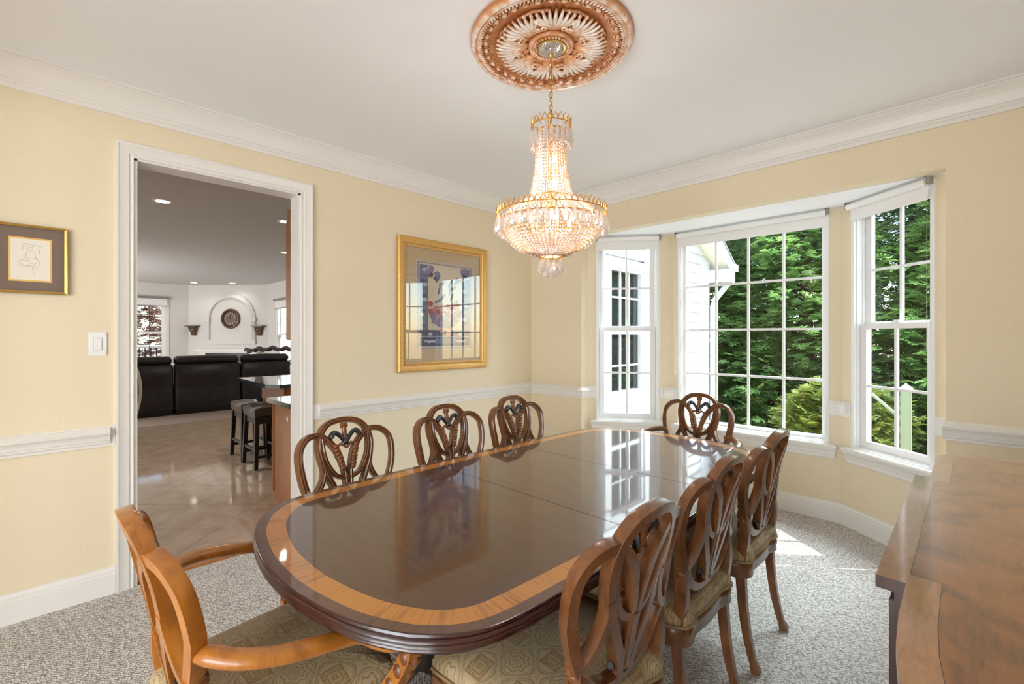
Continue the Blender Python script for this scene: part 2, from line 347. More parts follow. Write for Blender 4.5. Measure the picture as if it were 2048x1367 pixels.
class MB:
    def __init__(s): s.v = []; s.f = []; s.mi = []; s.uv = {}
    def add(s, vs, fs, mi=0):
        o = len(s.v); s.v += [tuple(v) for v in vs]; s.f += [tuple(i + o for i in f) for f in fs]; s.mi += [mi] * len(fs)
        return s
    def box(s, x0, y0, z0, x1, y1, z1, mi=0):
        x0, x1 = min(x0, x1), max(x0, x1); y0, y1 = min(y0, y1), max(y0, y1); z0, z1 = min(z0, z1), max(z0, z1)
        v = [(x0, y0, z0), (x1, y0, z0), (x1, y1, z0), (x0, y1, z0), (x0, y0, z1), (x1, y0, z1), (x1, y1, z1), (x0, y1, z1)]
        return s.add(v, [(0, 3, 2, 1), (4, 5, 6, 7), (0, 1, 5, 4), (1, 2, 6, 5), (2, 3, 7, 6), (3, 0, 4, 7)], mi)
    def bbox(s, x0, y0, z0, x1, y1, z1, b=0.004, mi=0):
        """box with a small chamfer on every edge"""
        import bmesh
        bm = bmesh.new(); bmesh.ops.create_cube(bm, size=1)
        for v in bm.verts: v.co = Vector(((x0 + x1) / 2 + v.co.x * abs(x1 - x0), (y0 + y1) / 2 + v.co.y * abs(y1 - y0), (z0 + z1) / 2 + v.co.z * abs(z1 - z0)))
        bmesh.ops.bevel(bm, geom=bm.edges[:], offset=b, segments=2, affect='EDGES')
        bm.verts.index_update(); s.add([v.co for v in bm.verts], [[v.index for v in f.verts] for f in bm.faces], mi); bm.free(); return s
    def sweep(s, path, prof, ref, closed=False, cap=True, mi=0, scale=None, miter=False):
        """prof: (a, b) points, a along side direction, b along 'ref-ish' normal. ref: vector or list of vectors."""
        P = [Vector(p) for p in path]; m = len(prof); vs = []
        if not isinstance(ref, list) and scale is None: P = [p for i, p in enumerate(P) if i == 0 or (p - P[i - 1]).length > 1e-7]
        n = len(P)
        for i in range(n):
            a = P[(i - 1) % n] if (closed or i > 0) else None; b = P[(i + 1) % n] if (closed or i < n - 1) else None
            t1 = (P[i] - a).normalized() if a is not None and (P[i] - a).length > 1e-9 else None; t2 = (b - P[i]).normalized() if b is not None and (b - P[i]).length > 1e-9 else None
            if t1 is None: t1 = t2
            if t2 is None: t2 = t1
            T = (t1 + t2); T = T.normalized() if T.length > 1e-6 else t1
            R = Vector(ref[i]) if isinstance(ref, list) else Vector(ref)
            S = R.cross(T).normalized(); Nn = T.cross(S).normalized()
            k = 1.0
            if miter: k = 1.0 / max(0.3, math.sqrt(max(1e-6, (1 + t1.dot(t2)) / 2)))
            sc = scale[i] if scale else 1.0
            for (pa, pb) in prof: vs.append(P[i] + S * pa * k * sc + Nn * pb * sc)
        fs = []
        for i in range(n if closed else n - 1):
            j = (i + 1) % n
            for q in range(m):
                r = (q + 1) % m; fs.append((i * m + q, i * m + r, j * m + r, j * m + q))
        if cap and not closed:
            fs.append(tuple(range(m - 1, -1, -1))); fs.append(tuple((n - 1) * m + q for q in range(m)))
        return s.add(vs, fs, mi)
    def tube(s, path, r, seg=8, closed=False, mi=0, ref=None):
        P = [Vector(p) for p in path]; n = len(P)
        R = r if isinstance(r, (list, tuple)) else [r] * n
        d = (P[-1] - P[0]); d = d if d.length > 1e-6 else P[1] - P[0]
        if ref is None: ref = Vector((0, 0, 1)) if abs(d.normalized().z) < 0.8 else Vector((0, 1, 0.05))
        prof = [(math.cos(2 * PI * k / seg), math.sin(2 * PI * k / seg)) for k in range(seg)]
        return s.sweep(P, prof, ref, closed, True, mi, R)
    def lathe(s, prof, seg=24, c=(0, 0, 0), mi=0, cap=True):
        vs = []; fs = []; m = len(prof)
        for k in range(seg):
            a = 2 * PI * k / seg
            for (r, z) in prof: vs.append((c[0] + r * math.cos(a), c[1] + r * math.sin(a), c[2] + z))
        for k in range(seg):
            j = (k + 1) % seg
            for q in range(m - 1): fs.append((k * m + q, j * m + q, j * m + q + 1, k * m + q + 1))
        if cap:
            if prof[0][0] > 1e-5: fs.append(tuple(k * m for k in range(seg - 1, -1, -1)))
            if prof[-1][0] > 1e-5: fs.append(tuple(k * m + m - 1 for k in range(seg)))
        return s.add(vs, fs, mi)
    def ell(s, c, rx, ry, rz, seg=10, rings=6, mi=0, M_=None):
        vs = []; fs = []
        for i in range(rings + 1):
            ph = PI * i / rings
            for k in range(seg):
                a = 2 * PI * k / seg; p = Vector((rx * math.sin(ph) * math.cos(a), ry * math.sin(ph) * math.sin(a), rz * math.cos(ph)))
                if M_ is not None: p = M_ @ p
                vs.append(p + Vector(c))
        for i in range(rings):
            for k in range(seg): j = (k + 1) % seg; fs.append((i * seg + k, (i + 1) * seg + k, (i + 1) * seg + j, i * seg + j))
        return s.add(vs, fs, mi)
    def prism(s, outline, z0, z1, mi=0):
        n = len(outline); vs = [(x, y, z0) for x, y in outline] + [(x, y, z1) for x, y in outline]
        fs = [tuple(range(n - 1, -1, -1)), tuple(range(n, 2 * n))] + [(i, (i + 1) % n, n + (i + 1) % n, n + i) for i in range(n)]
        return s.add(vs, fs, mi)
    def xf(s, Mx):
        s.v = [tuple(Mx @ Vector(v)) for v in s.v]; return s
    def mesh(s, name, mats, smooth=35):
        me = bpy.data.meshes.new(name); me.from_pydata(s.v, [], s.f)
        for m in (mats if isinstance(mats, (list, tuple)) else [mats]): me.materials.append(M[m])
        if any(s.mi): me.polygons.foreach_set('material_index', s.mi)
        import bmesh
        bm = bmesh.new(); bm.from_mesh(me); bmesh.ops.remove_doubles(bm, verts=bm.verts, dist=1e-6) if smooth and len(s.v) < 30000 and not s.uv else None
        bmesh.ops.recalc_face_normals(bm, faces=bm.faces) if not s.uv and len(s.v) < 30000 else None
        bm.to_mesh(me); bm.free()
        if smooth:
            me.polygons.foreach_set('use_smooth', [True] * len(me.polygons)); me.set_sharp_from_angle(angle=math.radians(smooth))
        if s.uv:
            l = me.uv_layers.new(name='UVMap')
            for p in me.polygons:
                for li, vi in zip(p.loop_indices, p.vertices): l.data[li].uv = s.uv.get((p.index, vi), s.uv.get(vi, (0, 0)))
        me.update(); return me
    def build(s, name, mats, parent=None, smooth=35, **props):
        o = bpy.data.objects.new(name, s.mesh(name, mats, smooth)); COL.objects.link(o)
        if parent is not None: o.parent = parent
        for k, v in props.items(): o[k] = v
        return o

def thing(name, label, cat, loc=(0, 0, 0), rz=0.0, group=None):
    o = bpy.data.objects.new(name, None); COL.objects.link(o); o.empty_display_size = 0.05
    o.location = loc; o.rotation_euler = (0, 0, rz); o['label'] = label; o['category'] = cat
    if group: o['group'] = group
    return o
def tag(o, label, cat, group=None):
    o['label'] = label; o['category'] = cat
    if group: o['group'] = group
    return o
def struct(mb, name, mats, smooth=35, parent=None):
    o = mb.build(name, mats, parent, smooth)
    if parent is None: o['kind'] = 'structure'
    return o
def copy_part(o, parent):
    c = o.copy(); COL.objects.link(c); c.parent = parent
    return c
def dup(root, loc, rz, label):
    r = root.copy(); COL.objects.link(r); r.location = loc; r.rotation_euler = (0, 0, rz); r['label'] = label
    for ch in list(root.children):
        c = copy_part(ch, r)
        for g in list(ch.children): copy_part(g, c)
    return r
def frame_rect(mb, x0, z0, x1, z1, w, y0, y1, mi=0, wb=None, wt=None):
    wb = w if wb is None else wb; wt = w if wt is None else wt
    mb.box(x0, y0, z0, x0 + w, y1, z1, mi); mb.box(x1 - w, y0, z0, x1, y1, z1, mi)
    mb.box(x0 + w, y0, z0, x1 - w, y1, z0 + wb, mi); mb.box(x0 + w, y0, z1 - wt, x1 - w, y1, z1, mi)

# ------------------------------------------------------------------ room shell
H = 2.74
RX, NY = 3.78, -4.35
ZH = 2.346
DY0, DY1, DZ = -3.265, -2.365, 2.378            # cased opening in the left wall
BAY = [(0.65, 0.0), (0.65, 0.10), (1.265, 0.55), (2.606, 0.56), (3.193, 0.11), (3.193, 0.0)]
struct(MB().prism([(0, NY), (RX, NY), (RX, 0)] + BAY[::-1] + [(0, 0)], -0.12, 0.0), 'floor', 'carpet', 0)
struct(MB().box(-0.14, NY - 0.1, H, RX + 0.1, 0.12, H + 0.12), 'ceiling', 'ceiling', 0)
w = MB(); w.box(-0.14, NY, -0.1, 0, DY0, H); w.box(-0.14, DY1, -0.1, 0, 0.12, H); w.box(-0.14, DY0, DZ, 0, DY1, H)
struct(w, 'wall_left', 'wall', 0)
w = MB(); w.box(0, 0, -0.1, 0.65, 0.10, H); w.box(3.193, 0, -0.1, RX + 0.1, 0.10, H); w.box(0.65, 0, ZH, 3.193, 0.10, H)
struct(w, 'wall_back', 'wall', 0)
struct(MB().box(RX, NY, -0.1, RX + 0.1, 0.0, H), 'wall_right', 'wall', 0)
w = MB(); w.box(-0.14, NY - 0.12, -0.1, 0.4, NY, H); w.box(3.6, NY - 0.12, -0.1, RX + 0.1, NY, H); w.box(0.4, NY - 0.12, 2.45, 3.6, NY, H)
struct(w, 'wall_near', 'wall', 0)
# unseen hall added behind the camera to carry the fill light
w = MB(); w.box(-1.2, -7.6, -0.1, -1.1, NY - 0.12, H); w.box(4.6, -7.6, -0.1, 4.7, NY - 0.12, H); w.box(-1.2, -7.7, -0.1, 4.7, -7.6, H)
w.box(-1.2, NY - 0.12, -0.1, -0.14, NY - 0.02, H); w.box(RX + 0.1, NY - 0.12, -0.1, 4.7, NY - 0.02, H)
struct(w, 'wall_hall', 'wall', 0)
struct(MB().box(-1.2, -7.7, H, 4.7, NY - 0.1, H + 0.1), 'ceiling_hall', 'ceiling', 0)
struct(MB().box(-1.2, -7.7, -0.12, 4.7, NY, 0.0), 'floor_hall', 'tile', 0)
# soffit of the bay and floor slab edge
struct(MB().prism([BAY[1], BAY[4], BAY[3], BAY[2]], ZH, ZH + 0.12).add([], []), 'ceiling_bay', 'ceiling', 0)

def wall_matrix(a, b):
    u = Vector((b[0] - a[0], b[1] - a[1], 0)).normalized(); out = Vector((-u.y, u.x, 0))
    return Matrix(((u.x, out.x, 0, a[0]), (u.y, out.y, 0, a[1]), (0, 0, 1, 0), (0, 0, 0, 1)))

def bay_wall(name, a, b, s0, s1, z0, z1, ext0, ext1):
    L = math.hypot(b[0] - a[0], b[1] - a[1]); T = 0.13
    m = MB(); m.box(-ext0, 0, -0.1, s0, T, ZH + 0.1); m.box(s1, 0, -0.1, L + ext1, T, ZH + 0.1); m.box(s0, 0, -0.1, s1, T, z0); m.box(s0, 0, z1, s1, T, ZH + 0.1)
    # trim the back corners so neighbouring walls meet without poking into the room
    o = struct(m, name, 'wall', 0); o.matrix_world = wall_matrix(a, b); return o
ZS = 0.565
BW = [('wall_bay_left', BAY[1], BAY[2], 0.080, 0.672, 'hung'), ('wall_bay_center', BAY[2], BAY[3], 0.084, 1.268, 'fixed'), ('wall_bay_right', BAY[3], BAY[4], 0.098, 0.676, 'hung')]
for nm, a, b, s0, s1, k in BW: bay_wall(nm, a, b, s0, s1, ZS, ZH - 0.01, 0.0, 0.0)
# corner posts closing the outside of the bay
struct(MB().prism([(1.265, 0.55), (1.265, 0.69), (1.18, 0.66)], -0.1, ZH + 0.1).prism([(2.606, 0.56), (2.69, 0.665), (2.606, 0.70)], -0.1, ZH + 0.1), 'trim_1', 'vinyl', 0)

def bay_window(n, a, b, s0, s1, kind):
    W = s1 - s0; z0, z1 = ZS, ZH - 0.012
    o = bpy.data.objects.new('window_%d' % n, None); COL.objects.link(o); o['kind'] = 'structure'
    o.matrix_world = wall_matrix(a, b) @ Matrix.Translation((s0, 0, 0))
    f = MB(); frame_rect(f, 0, z0, W, z1, 0.024, -0.008, 0.012); frame_rect(f, 0.006, z0 + 0.006, W - 0.006, z1 - 0.006, 0.026, 0.012, 0.125)
    f.box(0.03, 0.05, z0, 0.04, 0.058, z1); f.box(W - 0.04, 0.05, z0, W - 0.03, 0.058, z1)
    f.build('frame', 'vinyl', o, 0)
    mw = 0.018
    if kind == 'fixed':
        fr = MB(); frame_rect(fr, 0.034, z0 + 0.034, W - 0.034, z1 - 0.03, 0.022, 0.055, 0.10); fr.build('sash', 'vinyl', o, 0)
        gx0, gx1, gz0, gz1 = 0.056, W - 0.056, z0 + 0.056, z1 - 0.05
        gb, gt = 0.648, 2.245
        g = MB().box(gx0, 0.076, gz0, gx1, 0.080, gz1); g.build('pane', 'glass', o, 0)
        mm = MB()
        for k in (1, 2, 3):
            x = lerp(gx0, gx1, k / 4); mm.box(x - mw / 2, 0.068, gz0, x + mw / 2, 0.088, gz1)
            z = lerp(gb, gt, k / 4); mm.box(gx0, 0.066, z - mw / 2, gx1, 0.090, z + mw / 2)
        mm.build('muntin', 'vinyl', o, 0)
    else:
        zm = 1.452
        for nm, za, zb, ya, yb in (('upper_sash', zm - 0.012, z1 - 0.03, 0.078, 0.108), ('lower_sash', z0 + 0.03, zm + 0.022, 0.036, 0.068)):
            sx0, sx1 = 0.034, W - 0.034
            st = 0.044; rail = 0.05
            fr = MB(); frame_rect(fr, sx0, za, sx1, zb, st, ya, yb, 0, rail, 0.034 if nm == 'lower_sash' else 0.05)
            sa = fr.build(nm, 'vinyl', o, 0)
            yy = (ya + yb) / 2
            gz0, gz1 = za + rail, zb - (0.034 if nm == 'lower_sash' else 0.05)
            MB().box(sx0 + st - 0.004, yy - 0.002, gz0 - 0.004, sx1 - st + 0.004, yy + 0.002, gz1 + 0.004).build('pane', 'glass', sa, 0)
            mm = MB(); x = W / 2; mm.box(x - mw / 2, yy - 0.009, gz0, x + mw / 2, yy + 0.009, gz1)
            z = 1.855 if nm == 'upper_sash' else 1.035; mm.box(sx0 + st, yy - 0.008, z - mw / 2, sx1 - st, yy + 0.008, z + mw / 2)
            mm.build('muntin', 'vinyl', sa, 0)
        lk = MB(); lk.bbox(W / 2 - 0.035, 0.036, zm + 0.022, W / 2 + 0.035, 0.06, zm + 0.034, 0.003); lk.bbox(W / 2 - 0.008, 0.03, zm + 0.034, W / 2 + 0.03, 0.045, zm + 0.044, 0.003)
        lk.build('sash_lock', 'vinyl', o, 30)
    # stool and apron
    st = MB(); st.bbox(-0.055, -0.052, ZS - 0.012, W + 0.055, 0.04, ZS + 0.014, 0.006); st.build('sill', 'trim', o)
    ap = MB(); prof = [(0, 0), (-0.034, 0), (-0.034, -0.014), (-0.024, -0.03), (-0.020, -0.05), (-0.016, -0.056), (-0.016, -0.078), (-0.010, -0.086), (0, -0.09)]
    vs = []
    for x, ins in ((-0.05, 1), (W + 0.05, -1)):
        for (yy, zz) in prof: vs.append((x + ins * (0.034 + yy) * 0.8, yy, ZS - 0.012 + zz))
    n_ = len(prof); ap.add(vs, [(i, (i + 1) % n_, n_ + (i + 1) % n_, n_ + i) for i in range(n_)] + [tuple(range(n_ - 1, -1, -1)), tuple(range(n_, 2 * n_))])
    ap.build('apron', 'trim', o, 0)
    return o
for i, (nm, a, b, s0, s1, k) in enumerate(BW): bay_window(i + 1, a, b, s0, s1, k)

# roller shades
SHL = ['white roller shade rolled up over the narrow left bay window', 'widest white roller shade, rolled up over the large center bay window', 'white roller shade rolled up over the narrow right bay window']
for i, (nm, a, b, s0, s1, k) in enumerate(BW):
    W = s1 - s0 + 0.0
    o = thing('roller_shade', SHL[i], 'window shade', group='roller shades in the bay')
    o.matrix_world = wall_matrix(a, b) @ Matrix.Translation((s0, -0.048, 0))
    r = MB(); r.tube([(0.012, 0, ZH - 0.034), (W - 0.012, 0, ZH - 0.034)], 0.022, 14); r.build('roller', 'shade', o)
    fb = MB(); fb.box(0.018, 0.019, ZH - 0.12, W - 0.018, 0.0215, ZH - 0.03); fb.build('shade_cloth', 'shade', o, 0)
    hb = MB(); hb.bbox(0.018, 0.014, ZH - 0.136, W - 0.018, 0.026, ZH - 0.112, 0.004); hb.build('hem_bar', 'shade', o)
    for x in (0.0, W):
        bk = MB(); bk.box(x - 0.003, -0.012, ZH - 0.045, x + 0.003, 0.03, ZH - 0.001); bk.box(x - 0.003, -0.012, ZH - 0.004, x + (0.018 if x == 0 else -0.018), 0.02, ZH - 0.001)
        bk.build('bracket', 'shade_rail', o, 0)
    x = -0.001 if i == 1 else W + 0.001
    zc = 1.05 if i == 1 else 1.30
    cd = MB(); cd.tube([(x, -0.012, ZH - 0.04), (x, -0.012, zc), (x, -0.002, zc - 0.015), (x, 0.012, zc), (x, 0.012, ZH - 0.04)], 0.0016, 5)
    cd.build('bead_chain', 'shade', o)

# ------------------------------------------------------------------ mouldings
def molding(name, path, prof, flip=False, closed=False, mats='trim', parent=None):
    """prof (d, z): d = distance out from the wall, z up. path runs at the wall line."""
    m = MB(); s = -1 if flip else 1
    m.sweep(path, [(s * d, z) for d, z in prof], (0, 0, 1), closed, True, 0, None, True)
    return struct(m, name, mats, 0, parent)
CROWN = [(0, -0.156), (0.012, -0.156), (0.012, -0.134), (0.018, -0.130), (0.018, -0.117), (0.026, -0.112), (0.028, -0.100), (0.031, -0.086), (0.038, -0.066), (0.048, -0.046), (0.060, -0.030), (0.066, -0.024), (0.066, -0.013), (0.076, -0.013), (0.076, 0), (0, 0)]
molding('trim_2', [(0, NY, H), (0, 0, H), (RX, 0, H), (RX, NY, H)], CROWN, True)
BASE = [(0, 0), (0.016, 0), (0.016, 0.108), (0.013, 0.112), (0.013, 0.126), (0.009, 0.134), (0.006, 0.142), (0.006, 0.146), (0, 0.146)]
molding('baseboard_left', [(0, NY, 0), (0, DY0 - 0.078, 0)], BASE, True)
molding('baseboard_back', [(0, DY1 + 0.078, 0), (0, 0, 0)] + [(x, y, 0) for x, y in BAY] + [(RX, 0, 0), (RX, NY, 0)], BASE, True)
RBOARD = [(0, 0.797), (0.008, 0.797), (0.010, 0.80), (0.010, 0.902), (0.008, 0.905), (0, 0.905)]
RMOLD = [(0.009, 0.812), (0.014, 0.812), (0.020, 0.820), (0.020, 0.828), (0.026, 0.832), (0.028, 0.846), (0.036, 0.862), (0.044, 0.868), (0.046, 0.878), (0.038, 0.886), (0.030, 0.890), (0.022, 0.898), (0.009, 0.900)]
def chair_rail(name, board, mold):
    m = MB()
    for p in board: m.sweep([(x, y, 0) for x, y in p], [(-d, z) for d, z in RBOARD], (0, 0, 1), False, True, 0, None, True)
    for p in mold: m.sweep([(x, y, 0) for x, y in p], [(-d, z) for d, z in RMOLD], (0, 0, 1), False, True, 0, None, True)
    return struct(m, name, 'trim', 30)
def onwall(i, s):
    a, b = BW[i][1], BW[i][2]; L = math.hypot(b[0] - a[0], b[1] - a[1]); return (a[0] + (b[0] - a[0]) * s / L, a[1] + (b[1] - a[1]) * s / L)
chair_rail('trim_3', [[(0, NY), (0, DY0 - 0.078)]], [[(0, NY), (0, DY0 - 0.10)]])
chair_rail('trim_4', [[(0, DY1 + 0.078), (0, 0), BAY[0], BAY[1], onwall(0, 0.078)]], [[(0, DY1 + 0.12), (0, 0), BAY[0], BAY[1], onwall(0, 0.05)]])
chair_rail('trim_5', [[onwall(0, 0.674), BAY[2], onwall(1, 0.082)]], [[onwall(0, 0.705), BAY[2], onwall(1, 0.05)]])
chair_rail('trim_6', [[onwall(1, 1.270), BAY[3], onwall(2, 0.096)]], [[onwall(1, 1.300), BAY[3], onwall(2, 0.06)]])
chair_rail('trim_7', [[onwall(2, 0.678), BAY[4], (3.193, 0.004)], [(3.193, 0.0), (RX, 0), (RX, NY)]], [[(3.178, 0.0), (RX, 0), (RX, NY)]])

# cased opening
d1 = bpy.data.objects.new('door_1', None); COL.objects.link(d1); d1['kind'] = 'structure'
CAS = [(0, 0.0), (0, 0.012), (0.006, 0.014), (0.010, 0.011), (0.018, 0.011), (0.022, 0.017), (0.060, 0.020), (0.066, 0.024), (0.076, 0.024), (0.076, 0)]
cs = MB(); cs.sweep([(0, DY0, 0), (0, DY0, DZ - 0.006), (0, DY1, DZ - 0.006), (0, DY1, 0)], CAS, (1, 0, 0), False, True, 0, None, True)
cs.build('casing', 'trim', d1, 30)
cs = MB(); cs.sweep([(-0.14, DY0, 0), (-0.14, DY0, DZ - 0.006), (-0.14, DY1, DZ - 0.006), (-0.14, DY1, 0)], [(a, -b) for a, b in CAS], (1, 0, 0), False, True, 0, None, True)
cs.build('casing', 'trim', d1, 30)
jb = MB(); jb.box(-0.141, DY0 - 0.001, 0, 0.001, DY0 + 0.016, DZ); jb.box(-0.141, DY1 - 0.016, 0, 0.001, DY1 + 0.001, DZ); jb.box(-0.141, DY0, DZ - 0.016, 0.001, DY1, DZ + 0.001)
jb.build('jamb', 'trim', d1, 0)

struct(MB().prism([(-0.115, DY0 + 0.016), (-0.015, DY0 + 0.016), (-0.015, DY1 - 0.016), (-0.115, DY1 - 0.016)], -0.004, 0.012), 'trim_9', 'oak', 0)

# ------------------------------------------------------------------ kitchen and family room beyond the opening
KY = 0.45
C1, C2 = (-11.313, -0.965), (-9.685, KY)
struct(MB().box(-5.66, -6.2, -0.12, -0.001, KY, -0.004), 'floor_kitchen', 'tile', 0)
struct(MB().box(-11.9, -6.2, -0.12, -5.66, KY + 0.3, 0.004), 'floor_family_room', 'rug', 0)
struct(MB().box(-11.9, -6.2, H, -0.14, KY + 0.3, H + 0.1), 'ceiling_kitchen', 'grey_ceiling', 0)
w = MB(); w.box(-11.42, -6.2, -0.1, -11.313, -2.09, H); w.box(-11.42, -1.45, -0.1, -11.313, -0.93, H); w.box(-11.42, -2.09, -0.1, -11.313, -1.45, 0.72); w.box(-11.42, -2.09, 2.34, -11.313, -1.45, H)
struct(w, 'wall_family_west', 'grey_wall', 0)
m = MB(); dx, dy = C2[0] - C1[0], C2[1] - C1[1]; L = math.hypot(dx, dy); nx, ny = -dy / L, dx / L
m.prism([C1, C2, (C2[0] + nx * 0.4, C2[1] + ny * 0.1), (C1[0] + nx * 0.4, C1[1] + 0.1)], -0.1, H)
struct(m, 'wall_fireplace', 'grey_wall', 0)
w = MB(); w.box(-9.8, KY, -0.1, -8.93, KY + 0.1, H); w.box(-8.02, KY, -0.1, -0.14, KY + 0.1, H); w.box(-8.93, KY, -0.1, -8.02, KY + 0.1, 0.72); w.box(-8.93, KY, 2.26, -8.02, KY + 0.1, H)
struct(w, 'wall_family_north', 'grey_wall', 0)
struct(MB().box(-11.9, -6.3, -0.1, -0.14, -6.2, H), 'wall_family_south', 'grey_wall', 0)
struct(MB().box(-0.2, -6.2, -0.1, -0.141, -4.47, H), 'wall_kitchen_east', 'grey_wall', 0)

def far_window(n, Mx, W, z0, z1, mat='vinyl', mm=True):
    o = bpy.data.objects.new('window_%d' % n, None); COL.objects.link(o); o['kind'] = 'structure'; o.matrix_world = Mx
    f = MB(); frame_rect(f, -0.07, z0 - 0.07, W + 0.07, z1 + 0.07, 0.075, -0.02, 0.0); frame_rect(f, 0, z0, W, z1, 0.03, 0.0, 0.1); f.box(-0.1, -0.06, z0 - 0.09, W + 0.1, 0.02, z0 - 0.06); f.build('frame', 'trim', o, 0)
    zm = (z0 + z1) / 2 - 0.04
    for nm, a, b, y in (('upper_sash', zm - 0.02, z1 - 0.03, 0.07), ('lower_sash', z0 + 0.03, zm + 0.02, 0.035)):
        s = MB(); frame_rect(s, 0.03, a, W - 0.03, b, 0.045, y, y + 0.03); sa = s.build(nm, 'vinyl', o, 0)
        MB().box(0.07, y + 0.013, a + 0.04, W - 0.07, y + 0.017, b - 0.04).build('pane', 'glass', sa, 0)
        g = MB(); g.box(W / 2 - 0.009, y + 0.006, a, W / 2 + 0.009, y + 0.024, b); g.box(0.06, y + 0.006, (a + b) / 2 - 0.009, W - 0.06, y + 0.024, (a + b) / 2 + 0.009)
        g.build('muntin', mat, sa, 0)
    return o
MW = Matrix(((0, -1, 0, -11.313), (1, 0, 0, -2.09), (0, 0, 1, 0), (0, 0, 0, 1)))
far_window(4, MW, 0.64, 0.72, 2.34, 'bronze')
MN = Matrix(((1, 0, 0, -8.93), (0, 1, 0, KY), (0, 0, 1, 0), (0, 0, 0, 1)))
far_window(5, MN, 0.91, 0.72, 2.26)
for Mx, W, z1, lab in ((MW, 0.64, 2.34, 'grey roller shade on the far family-room window left of the fireplace'), (MN, 0.91, 2.26, 'white roller shade on the family-room window right of the fireplace')):
    o = thing('roller_shade', lab, 'window shade'); o.matrix_world = Mx @ Matrix.Translation((0, -0.07, 0))
    MB().tube([(-0.05, 0, z1 + 0.03), (W + 0.05, 0, z1 + 0.03)], 0.03, 10).build('roller', 'shade_rail', o)
    MB().box(-0.03, 0.02, z1 - 0.17, W + 0.03, 0.024, z1 + 0.03).build('shade_cloth', 'shade', o, 0)
    MB().bbox(-0.03, 0.012, z1 - 0.19, W + 0.03, 0.032, z1 - 0.165, 0.004).build('hem_bar', 'shade_rail', o)

# fireplace wall: local x along wall, y out of the wall into the room (negative outward dir)
FW = Matrix(((dx / L, nx, 0, C1[0]), (dy / L, ny, 0, C1[1]), (0, 0, 1, 0), (0, 0, 0, 1)))
def archline(cx, r, zs, z0, k=20):
    return [(cx - r, 0, z0), (cx - r, 0, zs)] + [(cx - r * math.cos(PI * i / k), 0, zs + r * math.sin(PI * i / k)) for i in range(1, k)] + [(cx + r, 0, zs), (cx + r, 0, z0)]
CXF = 1.165
m = MB(); m.sweep(archline(CXF, 0.565, 1.83, 1.20), [(0, 0), (0, 0.05), (0.03, 0.062), (0.06, 0.055), (0.09, 0.04), (0.118, 0.03), (0.118, 0)], (0, -1, 0), False, True, 0, None, True)
m.box(CXF - 0.685, -0.06, 1.19, CXF + 0.685, 0, 1.30)
for s in (-1, 1): m.box(CXF + s * 0.55, -0.075, 1.79, CXF + s * 0.70, 0, 1.87)
o = struct(m, 'trim_8', 'grey_wall', 30); o.matrix_world = FW
fp = thing('fireplace', 'white fireplace mantel with a dark surround behind the black sofa', 'fireplace'); fp.matrix_world = FW
m = MB(); m.box(CXF - 0.86, -0.24, 1.02, CXF + 0.86, -0.001, 1.07); m.box(CXF - 0.82, -0.20, 0.985, CXF + 0.82, -0.001, 1.02); m.build('mantel_shelf', 'trim', fp, 0)
m = MB(); m.box(CXF - 0.78, -0.14, 0.004, CXF - 0.60, -0.001, 0.985); m.box(CXF + 0.60, -0.14, 0.004, CXF + 0.78, -0.001, 0.985); m.box(CXF - 0.60, -0.14, 0.962, CXF + 0.60, -0.001, 0.985); m.build('surround', 'trim', fp, 0)
m = MB(); m.box(CXF - 0.60, -0.08, 0.004, CXF - 0.44, -0.001, 0.96); m.box(CXF + 0.44, -0.08, 0.004, CXF + 0.60, -0.001, 0.96); m.box(CXF - 0.44, -0.08, 0.72, CXF + 0.44, -0.001, 0.96); m.build('slate_surround', 'dark_slate', fp, 0)
MB().box(CXF - 0.44, -0.03, 0.004, CXF + 0.44, -0.001, 0.72).build('firebox', 'black_paint', fp, 0)
ck = thing('wall_clock', 'round bronze wall clock hung inside the white arch', 'clock'); ck.matrix_world = FW @ Matrix.Translation((CXF, -0.002, 1.857)) @ Matrix.Rotation(PI / 2, 4, 'X')
MB().lathe([(0.17, 0.0), (0.255, 0.0), (0.262, 0.02), (0.24, 0.05), (0.215, 0.055), (0.20, 0.035), (0.185, 0.045), (0.175, 0.03), (0.17, 0.01)], 40).build('case', 'bronze', ck)
MB().lathe([(0.0, 0.02), (0.175, 0.02), (0.175, 0.004), (0.0, 0.004)], 40).build('dial', 'clock_face', ck)
m = MB()
for k in range(12):
    a = PI / 2 - 2 * PI * k / 12; R_ = Matrix.Rotation(a - PI / 2, 4, 'Z'); n_ = [1, 2, 3, 2, 1, 2, 3, 3, 2, 1, 2, 2][k]
    t = MB()
    for q in range(n_): x = (q - (n_ - 1) / 2) * 0.014; t.box(x - 0.003, 0.118, 0.02, x + 0.003, 0.162, 0.024)
    t.xf(R_); t.build('numeral', 'numeral', ck, 0)
m = MB(); m.box(-0.004, -0.02, 0.024, 0.004, 0.13, 0.027); t = MB().box(-0.005, -0.02, 0.027, 0.005, 0.09, 0.030); t.xf(Matrix.Rotation(1.1, 4, 'Z')); m.add(t.v, t.f); m.build('hands', 'iron', ck, 0)
